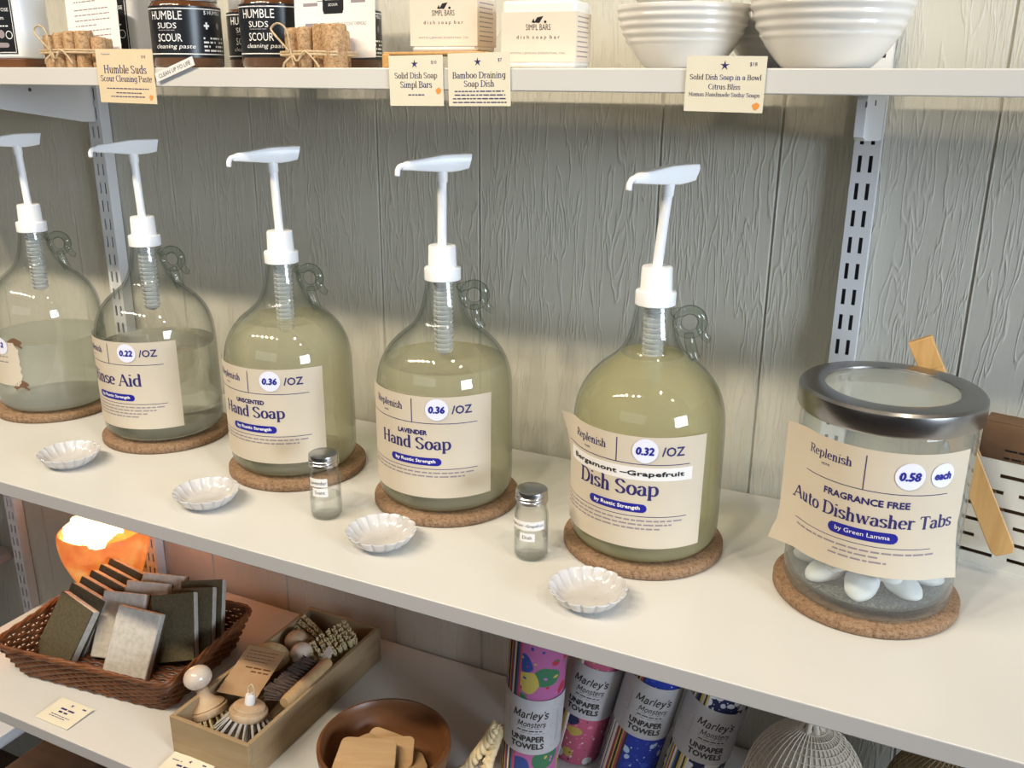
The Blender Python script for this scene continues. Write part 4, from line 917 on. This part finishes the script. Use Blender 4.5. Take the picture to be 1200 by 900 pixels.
# ------------------------------------------------------------------ wooden crate and brushes
CX0, CX1, CY0, CY1, CH = -.586, -.452, .044, .346, .058
def crate():
    t = thing('wooden_box', 'open pale wooden box holding brushes', 'wooden box', (CX0, CY0, ZL)); w, l, th = CX1 - CX0, CY1 - CY0, .006
    MB().box(0, w, 0, th, 0, CH).build('end_panel', M['crate'], t, bevel=.0008); MB().box(0, w, l - th, l, 0, CH).build('end_panel', M['crate'], t, bevel=.0008)
    MB().box(0, th, th, l - th, 0, CH).build('side_panel', M['crate_y'], t, bevel=.0008); MB().box(w - th, w, th, l - th, 0, CH).build('side_panel', M['crate_y'], t, bevel=.0008)
    MB().box(th, w - th, th, l - th, .001, .006).build('base', M['crate_y'], t)
crate()
def bristles(mb, pts, d0, ln, r, spread, seed, n=5):
    r_ = random.Random(seed)
    for p in pts:
        for _ in range(n):
            q = Vector(p) + Vector((r_.uniform(-1, 1), r_.uniform(-1, 1), 0)) * .0016
            d = (Vector(d0) + Vector((p[0], p[1], 0)) * spread + Vector((r_.uniform(-1, 1), r_.uniform(-1, 1), 0)) * .06).normalized()
            mb.tube([q, q + d * ln * r_.uniform(.93, 1.04)], r, 4)
def ringpts(rs): return [(r * math.cos(2 * math.pi * k / n), r * math.sin(2 * math.pi * k / n), 0) for r, n in rs for k in range(n)]
def pot_brush(loc, rot, label, body, bris, knob, R0=.026, knob_r=.0155, tall=.040, band=None, bl=.024):
    t = thing('dish_brush', label, 'brush', loc, 0, 'dish brushes in the wooden box'); t.rotation_euler = rot
    z = bl; mb = MB(); bristles(mb, ringpts([(R0 * .3, 6), (R0 * .6, 12), (R0 * .88, 18)]), (0, 0, -1), bl, .0008, 16, 5, 5)
    mb2 = MB(TR((0, 0, z))); mb2.v = [(p[0], p[1], p[2] + z) for p in mb.v]; mb2.f = mb.f; mb2.m = mb.m; mb2.build('bristles', bris, t, smooth=0)
    MB().lathe([(0, z - .001), (R0, z - .001), (R0 + .001, z + .001), (R0 + .001, z + .007), (R0 - .001, z + .008), (R0 - .002, z + .009), (R0 - .001, z + .0105), (R0 - .004, z + .014), (R0 * .55, z + .019), (.009, z + .026), (.008, z + tall - knob_r * .3), (0, z + tall)], 40).build('brush_head', body, t, smooth=45)
    MB().ell((0, 0, z + tall + knob_r * .55), (knob_r, knob_r, knob_r * .85), 28).build('knob', knob, t, smooth=80)
pot_brush((-.560, .098, ZL + .0065 + .004), (R(-10), R(-22), R(15)), 'tall dish brush with a shiny pale knob at the left front of the box', M['beech'], M['bristle_pale'], M['knob'], R0=.0245, knob_r=.0195, tall=.042, bl=.022)
def wire_brush():
    t = thing('dish_brush', 'round dish brush with grey bristles and white hanging loop at the box front', 'brush', (-.504, .095, ZL + .0195), 0, 'dish brushes in the wooden box'); t.rotation_euler = (R(-13), R(3), 0)
    mb = MB(); bristles(mb, ringpts([(.010, 8), (.017, 14), (.023, 20)]), (0, 0, -1), .029, .0011, 40, 9, 4); mb.v = [(p[0], p[1], p[2] + .030) for p in mb.v]; mb.build('bristles', [M['bristle_grey']], t, smooth=0)
    mb = MB(); bristles(mb, ringpts([(.013, 11), (.0205, 17)]), (0, 0, -1), .028, .0010, 40, 12, 3); mb.v = [(p[0], p[1], p[2] + .030) for p in mb.v]; mb.build('dark_bristles', M['bristle_dark'], t, smooth=0)
    MB().lathe([(0, .029), (.025, .029), (.0258, .031), (.0258, .037), (.0245, .039), (.0215, .0395), (.0215, .043), (.019, .045), (.006, .046), (0, .046)], 40).build('brush_head', M['beech'], t, smooth=45)
    MB().lathe([(0, .045), (.0062, .045), (.0070, .047), (.0066, .058), (.0058, .060), (0, .060)], 24).build('white_ferrule', M['white_paper'], t, smooth=45)
    MB().tube(cr([(-.003, 0, .058), (-.005, 0, .066), (0, 0, .073), (.005, 0, .066), (.003, 0, .058)], 4), .0014, 6).build('hanging_loop', M['twine'], t, smooth=60)
wire_brush()
def plate(name, c, wd, dd, w, h, th, m, label, cat, sheet=None):
    c = Vector(c); wd = Vector(wd).normalized(); dd = Vector(dd); dd = (dd - wd * dd.dot(wd)).normalized(); nn = wd.cross(dd)
    if nn.z < 0: nn = -nn
    mb = MB(); V = []
    for q in (0, th):
        for a, b in ((-w / 2, 0), (w / 2, 0), (w / 2, h), (-w / 2, h)): V.append(c + wd * a + dd * b + nn * q)
    mb.add(V, [(3, 2, 1, 0), (4, 5, 6, 7), (0, 1, 5, 4), (1, 2, 6, 5), (2, 3, 7, 6), (3, 0, 4, 7)])
    mats = [m]
    if sheet: sheet.emit(mb, lambda u, v, l: tuple(c + wd * u + dd * v + nn * (th + .0001 * l)), 1); mats += sheet.mats
    return tag(mb.build(name, mats, smooth=0), label, cat)
s = Sheet()
for k in range(4): s.words(-.024, .022 - .006 * (k == 3), .080 - .006 * k, .0012, M['walnut'], 120 + k)
for k in range(2): s.words(-.014 + .012 * k, .026, .050 - .0065 * k, .0026, M['walnut'], 130 + k)
plate('kraft_card', (-.541, .122, .6755), (1, .16, .01), (-.42, 1, .24), .062, .088, .0008, M['kraft'], 'kraft paper card leaning on the brushes in the wooden box', 'card', s)
o = MB(); o.ell((0, 0, 0), (.036, .030, .014), 28, fn=lambda p: .05 * math.sin(4 * p[0] + 2)); 
tag(o.build('loofah_pad', M['bristle_pale'], loc=(-.566, .216, .670), rot=(R(10), R(-4), R(20)), smooth=80), 'yellowish oval pad behind the kraft card in the box', 'scrubbing pad')
def knob_ball(loc, r, m, label, rot):
    t = thing('pot_brush', label, 'brush', loc, 0, 'dish brushes in the wooden box'); t.rotation_euler = rot
    MB().ell((0, 0, 0), (r, r, r * .9), 28).build('knob', m, t, smooth=80)
    MB().lathe([(0, -r * 1.9), (r * .95, -r * 1.9), (r, -r * 1.5), (r * .6, -r * .9), (r * .5, -r * .5), (0, -r * .5)], 28).build('brush_head', m, t, smooth=50)
    mb = MB(); bristles(mb, ringpts([(r * .4, 7), (r * .8, 14)]), (0, 0, -1), .008, .0008, 8, 4, 4); mb.v = [(p[0], p[1], p[2] - r * 1.9) for p in mb.v]; mb.build('bristles', M['bristle_pale'], t, smooth=0)
knob_ball((-.552, .268, .672), .0185, M['beech'], 'pot brush with tan round knob near the left rear of the box', (R(10), R(0), 0))
knob_ball((-.524, .246, .672), .0185, M['knob'], 'pot brush with pinkish round knob in the middle of the box', (R(-8), R(10), 0))
def block_brush(loc, rot, w, d, h, bl, body, bris, label, nx, ny, handle=None, domed=False):
    t = thing('scrub_brush', label, 'brush', loc, 0, 'dish brushes in the wooden box'); t.rotation_euler = rot
    P = [(w / 2 * math.copysign(abs(math.cos(a)) ** .6, math.cos(a)), d / 2 * math.copysign(abs(math.sin(a)) ** .6, math.sin(a))) for a in [2 * math.pi * k / 28 for k in range(28)]]
    MB().prism(P, 0, h).build('brush_block', body, t, bevel=.002, smooth=50)
    mb = MB(); pts = [((i / (nx - 1) - .5) * w * .80, (j / (ny - 1) - .5) * d * .75, h) for i in range(nx) for j in range(ny)]
    r_ = random.Random(nx * ny)
    for p in pts:
        for _ in range(9):
            q = Vector(p) + Vector((r_.uniform(-1, 1), r_.uniform(-1, 1), 0)) * .0018; dv = (Vector((p[0] * 5, p[1] * 9, 1)) + Vector((r_.uniform(-1, 1), r_.uniform(-1, 1), 0)) * .10).normalized()
            mb.tube([q - dv * .001, q + dv * bl * r_.uniform(.94, 1.04) * ((1 - 90 * (p[0]) ** 2) if domed else 1)], .0012, 4)
    mb.build('bristles', bris, t, smooth=0)
    if handle: MB().tube(handle, [.0075, .0085, .009, .009, .0085, .007][:len(handle)], 14).build('handle', M['bamboo_pale'], t, smooth=60)
block_brush((-.489, .285, .655), (R(14), R(-20), R(58)), .070, .040, .013, .028, M['beech'], M['bristle_pale'], 'large vegetable brush with pale bristles up, right rear of the box', 8, 5, domed=True)
block_brush((-.548, .312, .650), (R(38), R(0), R(-24)), .050, .030, .012, .022, M['walnut'], M['bristle_pale'], 'small brush with pale bristles at the far left corner of the box', 6, 4)
def side_brush():
    t = thing('scrub_brush', 'long brush with pale wooden back and dark brown bristles, right side of the box', 'brush', (-.4655, .133, .681), 0, 'dish brushes in the wooden box')
    MB().tube(cr([(0, 0, 0), (-.0005, .033, .0008), (-.001, .066, .0012), (-.002, .100, .0015)], 4), [.0078] + [.0090] * 11 + [.0082], 18).build('wooden_back', M['bamboo_pale'], t, smooth=50)
    mb = MB(); r_ = random.Random(5)
    for i in range(13):
        for j in range(4):
            b = Vector((-.006, .008 + .0068 * i, -.003 + .0024 * j))
            for _ in range(8):
                d = Vector((-1, r_.uniform(-.14, .10) - .12, -.10 + .10 * j + r_.uniform(-.06, .06))).normalized(); mb.tube([b, b + d * r_.uniform(.028, .032)], .0010, 4)
    mb.build('bristles', M['bristle_dark'], t, smooth=0)
side_brush()
plate('white_tag', (-.489, .243, .668), (.80, -.5, -.3), (-.15, .55, .8), .014, .030, .001, M['white_paper'], 'small white tag standing in the middle of the box', 'tag')
mb = MB(); bristles(mb, [(x * .005, y * .005, 0) for x in range(-2, 3) for y in range(-3, 4)], (0, 0, 1), .022, .0009, 4, 40, 4)
mb.box(-.013, .013, -.018, .018, -.010, .0005)
tag(mb.build('nail_brush', M['bristle_dark'], loc=(-.4735, .100, .6415), rot=(R(0), R(0), R(4)), smooth=0), 'dark bristled brush low in the right front of the box', 'brush')

# ------------------------------------------------------------------ wooden bowl with wooden scrapers
def wood_bowl():
    r = .084; pr = [(0, 0), (.046, 0), (.055, .006), (.072, .030), (.082, .058), (r, .074), (r - .002, .0765), (r - .006, .075), (.072, .050), (.055, .022), (.030, .011), (0, .009)]
    tag(MB().lathe([(a, b) for a, b, _ in cr([(q, z, 0) for q, z in pr], 3)], 72).build('wooden_bowl', M['walnut'], loc=(-.290, .112, ZL), smooth=60), 'dark turned wooden bowl holding wooden scrapers on the bottom shelf', 'bowl')
wood_bowl()
def scraper(c, rz, rx, ry, label, w=.058, h=.052):
    P = []; r = .009
    for cx, cy, a0 in ((w / 2 - r, h / 2 - r, 0), (-w / 2 + r, h / 2 - r, 90), (-w / 2 + r * .6, -h / 2 + r, 180), (w / 2 - r * .6, -h / 2 + r, 270)):
        P += [(cx + r * math.cos(R(a0 + 90 * k / 5)), cy + r * math.sin(R(a0 + 90 * k / 5))) for k in range(6)]
    o = MB().prism(P, -.002, .002).build('wooden_scraper', M['bamboo_pale'], loc=c, rot=(rx, ry, rz), bevel=.0007, smooth=40)
    tag(o, label, 'wooden scraper', 'wooden pot scrapers in the bowl')
scraper((-.300, .086, .690), R(24), R(10), R(2), 'front wooden scraper lying on top of the heap in the bowl', .070, .056)
scraper((-.262, .118, .671), R(-48), R(-6), R(-14), 'wooden scraper leaning on the right wall of the bowl', .050, .048)
scraper((-.286, .118, .677), R(20), R(10), R(-6), 'wooden scraper in the middle of the heap under the front one', .058, .050)
scraper((-.306, .132, .670), R(5), R(16), R(6), 'wooden scraper at the back of the bowl', .050, .044)
scraper((-.319, .110, .669), R(-24), R(6), R(16), 'wooden scraper at the left of the bowl', .048, .046)
scraper((-.274, .094, .667), R(-20), R(8), R(-10), 'wooden scraper at the right front of the bowl', .048, .044)

# ------------------------------------------------------------------ towel rolls
def fabric(name, base, cols, scale, seed, th=.5, dist=.35):
    m = mat(name, base, .85); v = coords(m); nz = nd(m, 'TexNoise'); nz.inputs['Scale'].default_value = scale * .8; nz.inputs['Detail'].default_value = 1; lk(m, v, nz.inputs['Vector'])
    sc = nd(m, 'VectorMath'); sc.operation = 'SCALE'; sc.inputs['Scale'].default_value = dist / scale * 2; lk(m, nz.outputs['Color'], sc.inputs[0])
    mp = nd(m, 'VectorMath'); mp.operation = 'ADD'; lk(m, v, mp.inputs[0]); lk(m, sc.outputs[0], mp.inputs[1]); m2 = nd(m, 'VectorMath'); m2.operation = 'ADD'; m2.inputs[1].default_value = (seed, seed * .7, 0); lk(m, mp.outputs[0], m2.inputs[0])
    def layer(sca, thr, colors, under):
        vo = nd(m, 'TexVoronoi'); vo.inputs['Scale'].default_value = sca; lk(m, m2.outputs[0], vo.inputs['Vector']); sp = nd(m, 'SeparateColor'); lk(m, vo.outputs['Color'], sp.inputs[0])
        r = nd(m, 'ValToRGB'); el = r.color_ramp.elements; r.color_ramp.interpolation = 'CONSTANT'
        while len(el) < len(colors): el.new(.5)
        for k, q in enumerate(colors): el[k].position = k / len(colors); el[k].color = (*q, 1)
        lk(m, sp.outputs[0], r.inputs[0]); mx = nd(m, 'MixRGB'); lk(m, r.outputs[0], mx.inputs[1])
        if isinstance(under, tuple): mx.inputs[2].default_value = (*under, 1)
        else: lk(m, under, mx.inputs[2])
        lk(m, ramp(m, vo.outputs['Distance'], [(thr, (0, 0, 0)), (thr + .03, (1, 1, 1))]), mx.inputs[0]); return mx.outputs[0]
    c = layer(scale, th, cols, base); c = layer(scale * 3.1, .20, cols[::-1], c); lk(m, c, bsdf(m).inputs['Base Color']); return m
PK, BL, YE, GR, RD, WH, NV = (.62, .16, .34), (.02, .05, .22), (.42, .33, .07), (.035, .14, .07), (.36, .03, .045), (.58, .57, .56), (.012, .018, .07)
fabs = [fabric('pink_bird_print', (.36, .10, .25), [GR, BL, YE, RD, (.45, .12, .40)], 30, 1.3, .50), fabric('pink_floral_print', (.42, .09, .16), [PK, NV, (.62, .2, .3), YE, WH], 42, 4.1, .36),
        fabric('royal_blue_print', (.012, .03, .28), [(.35, .45, .62), (.02, .05, .34), (.03, .07, .4)], 60, 2.2, .3), fabric('navy_white_leaf_print', NV, [WH, (.60, .62, .68), WH, (.5, .52, .6)], 85, 5.7, .42)]
layers = [mat('towel_edge_cream', (.62, .55, .40), .9), mat('towel_edge_maroon', (.30, .05, .08), .9), mat('towel_edge_blue', (.04, .09, .26), .9), mat('towel_edge_white', (.72, .70, .68), .9), mat('towel_edge_yellow', (.55, .42, .12), .9), mat('towel_edge_black', (.03, .03, .03), .9)]
M['wrap'] = mottled('grey_paper_band', (.37, .365, .385), (.41, .405, .425), 40, .6)
def towel(x, y, k, zb, label, face, lean):
    t = thing('towel_roll', label, 'towel roll', (x, y, ZL + .0360 * math.sin(R(lean))), 0, 'rolled cloth towels in a row'); t.rotation_euler = (0, R(lean), 0); r = .0355; H = .272
    MB().lathe([(0, 0), (r - .002, 0), (r, .003), (r, H - .003), (r - .003, H), (0, H)], 56).build('cloth_roll', fabs[k], t, smooth=50)
    mb = MB(); q = random.Random(k); a = face - 78
    while a < face - 26:
        w = q.uniform(2.5, 5); mb.mi = q.randrange(6); c = [(rr * math.sin(R(b)), -rr * math.cos(R(b))) for rr, b in ((r - .001, a), (r + .0006 + q.uniform(0, .0006), a + .3), (r + .0006 + q.uniform(0, .0006), a + w - .3), (r - .001, a + w))]
        mb.prism(c, .001, H - .001); a += w
    mb.build('folded_edges', layers, t, smooth=0)
    s = Sheet(); D = M['black']
    s.text("Marley's", .002, .059, D, width=.036, font='pen', W=.040, H=.040, serifs=False, shear=.25) if False else s.put(*_script("Marley's", .003, .0585, .046, .058), D)
    s.put(*_script('Monsters', .005, .0450, .036, .050), D); s.bar(-.015, .022, .0395, .0005, D); s.words(-.013, .020, .0355, .0016, D, 7); s.bar(-.015, .022, .0320, .0005, D)
    s.text('UNPAPER', .001, .0235, D, width=.042, height=.0080, bold=.0005); s.text('TOWELS', .001, .0125, D, width=.042, height=.0080, bold=.0005)
    s.vbar(-.026, .030, .062, .0007, M['greyink']); s.vbar(.040, .014, .060, .0007, M['greyink'])
    r_ = random.Random(k + 50)
    for _ in range(22): s.disc(-.048 + r_.random() * .02, r_.random() * .078, .0007, M['greyink'], n=6); s.disc(.030 + r_.random() * .02, r_.random() * .078, .0007, M['greyink'], n=6)
    curved_label('paper_band', t, r + .0012, R(face), zb, .190, .081, s, M['wrap'], nu=48)
def _script(txt, u, v, width, W):
    V, F = serif(txt, W, W, False, .22); x0 = min(p[0] for p in V); x1 = max(p[0] for p in V); sc = width / (x1 - x0)
    return [(u + (p[0] - (x0 + x1) / 2) * sc, v + (p[1] - .3) * sc * 1.15) for p in V], F
towel(-.135, .210, 0, .069, 'leftmost towel roll, pink print with a green bird', 12, 3.5)
towel(-.102, .287, 1, .080, 'second towel roll from the left, pink print with cream layers', 6, 11.5)
towel(-.024, .276, 2, .087, 'third towel roll from the left, royal blue print', 14, 12)
towel(.055, .274, 3, .080, 'rightmost towel roll, navy and white leaf print', 14, 12)

# ------------------------------------------------------------------ rope loop and net bags
def rope_loop():
    mb = MB(); path = cr([(-.168, .185, .712), (-.178, .182, .690), (-.192, .176, .664), (-.206, .168, .641), (-.226, .150, .634), (-.215, .128, .634), (-.188, .140, .634), (-.176, .160, .642), (-.176, .176, .664), (-.170, .184, .690), (-.165, .186, .708)], 10)
    for q in range(3):
        pts = []
        for i, p in enumerate(path): a = i * .62 + q * 2.094; pts.append((p[0] + .0042 * math.cos(a), p[1] + .002 * math.sin(a), p[2] + .0042 * math.sin(a)))
        mb.tube(pts, .0046, 7)
    tag(mb.build('braided_rope', M['rope'], smooth=60), 'braided natural rope loop left of the pink towel rolls', 'rope')
rope_loop()
def net_bag(loc, r, label, base, line, lean):
    t = thing('net_bag', label, 'net bag', loc, 0); sh = lambda b: (1 - .10 * max(0, math.sin(b)) ** 2)
    MB().ell((0, 0, r[2]), r, 40).build('filling', base, t, smooth=80)
    mb = MB(); N = 44
    for k in range(N):
        a = 2 * math.pi * k / N; mb.tube([(1.012 * r[0] * math.cos(b) * math.cos(a), 1.012 * r[1] * math.cos(b) * math.sin(a), r[2] + 1.012 * r[2] * math.sin(b)) for b in [R(-80 + 164 * j / 18) for j in range(19)]], .0007, 4)
    for j in range(26):
        b = R(-76 + 152 * j / 25); mb.tube([(1.012 * r[0] * math.cos(b) * math.cos(a), 1.012 * r[1] * math.cos(b) * math.sin(a), r[2] + 1.012 * r[2] * math.sin(b)) for a in [2 * math.pi * k / 36 for k in range(36)]], .0007, 4, closed=True)
    mb.build('netting', line, t, smooth=60)
    mb = MB()
    for k in range(7):
        a = k * .9; mb.tube([(.012 * math.cos(a), .012 * math.sin(a), 2 * r[2] - .003), (.005 * math.cos(a), .005 * math.sin(a), 2 * r[2] + .012), (.012 * math.cos(a), .012 * math.sin(a), 2 * r[2] + .026)], .0035, 6)
    mb.build('gathered_neck', line, t, smooth=60); t.rotation_euler = lean
net_bag((.202, .212, ZL), (.068, .062, .100), 'round cream net bag on the bottom shelf right of the towels', M['net'], M['netline'], (0, 0, 0))
net_bag((.350, .285, ZL), (.070, .060, .085), 'brownish net bag in the dark at the right of the bottom shelf', M['net2'], M['net2'], (0, 0, 0))
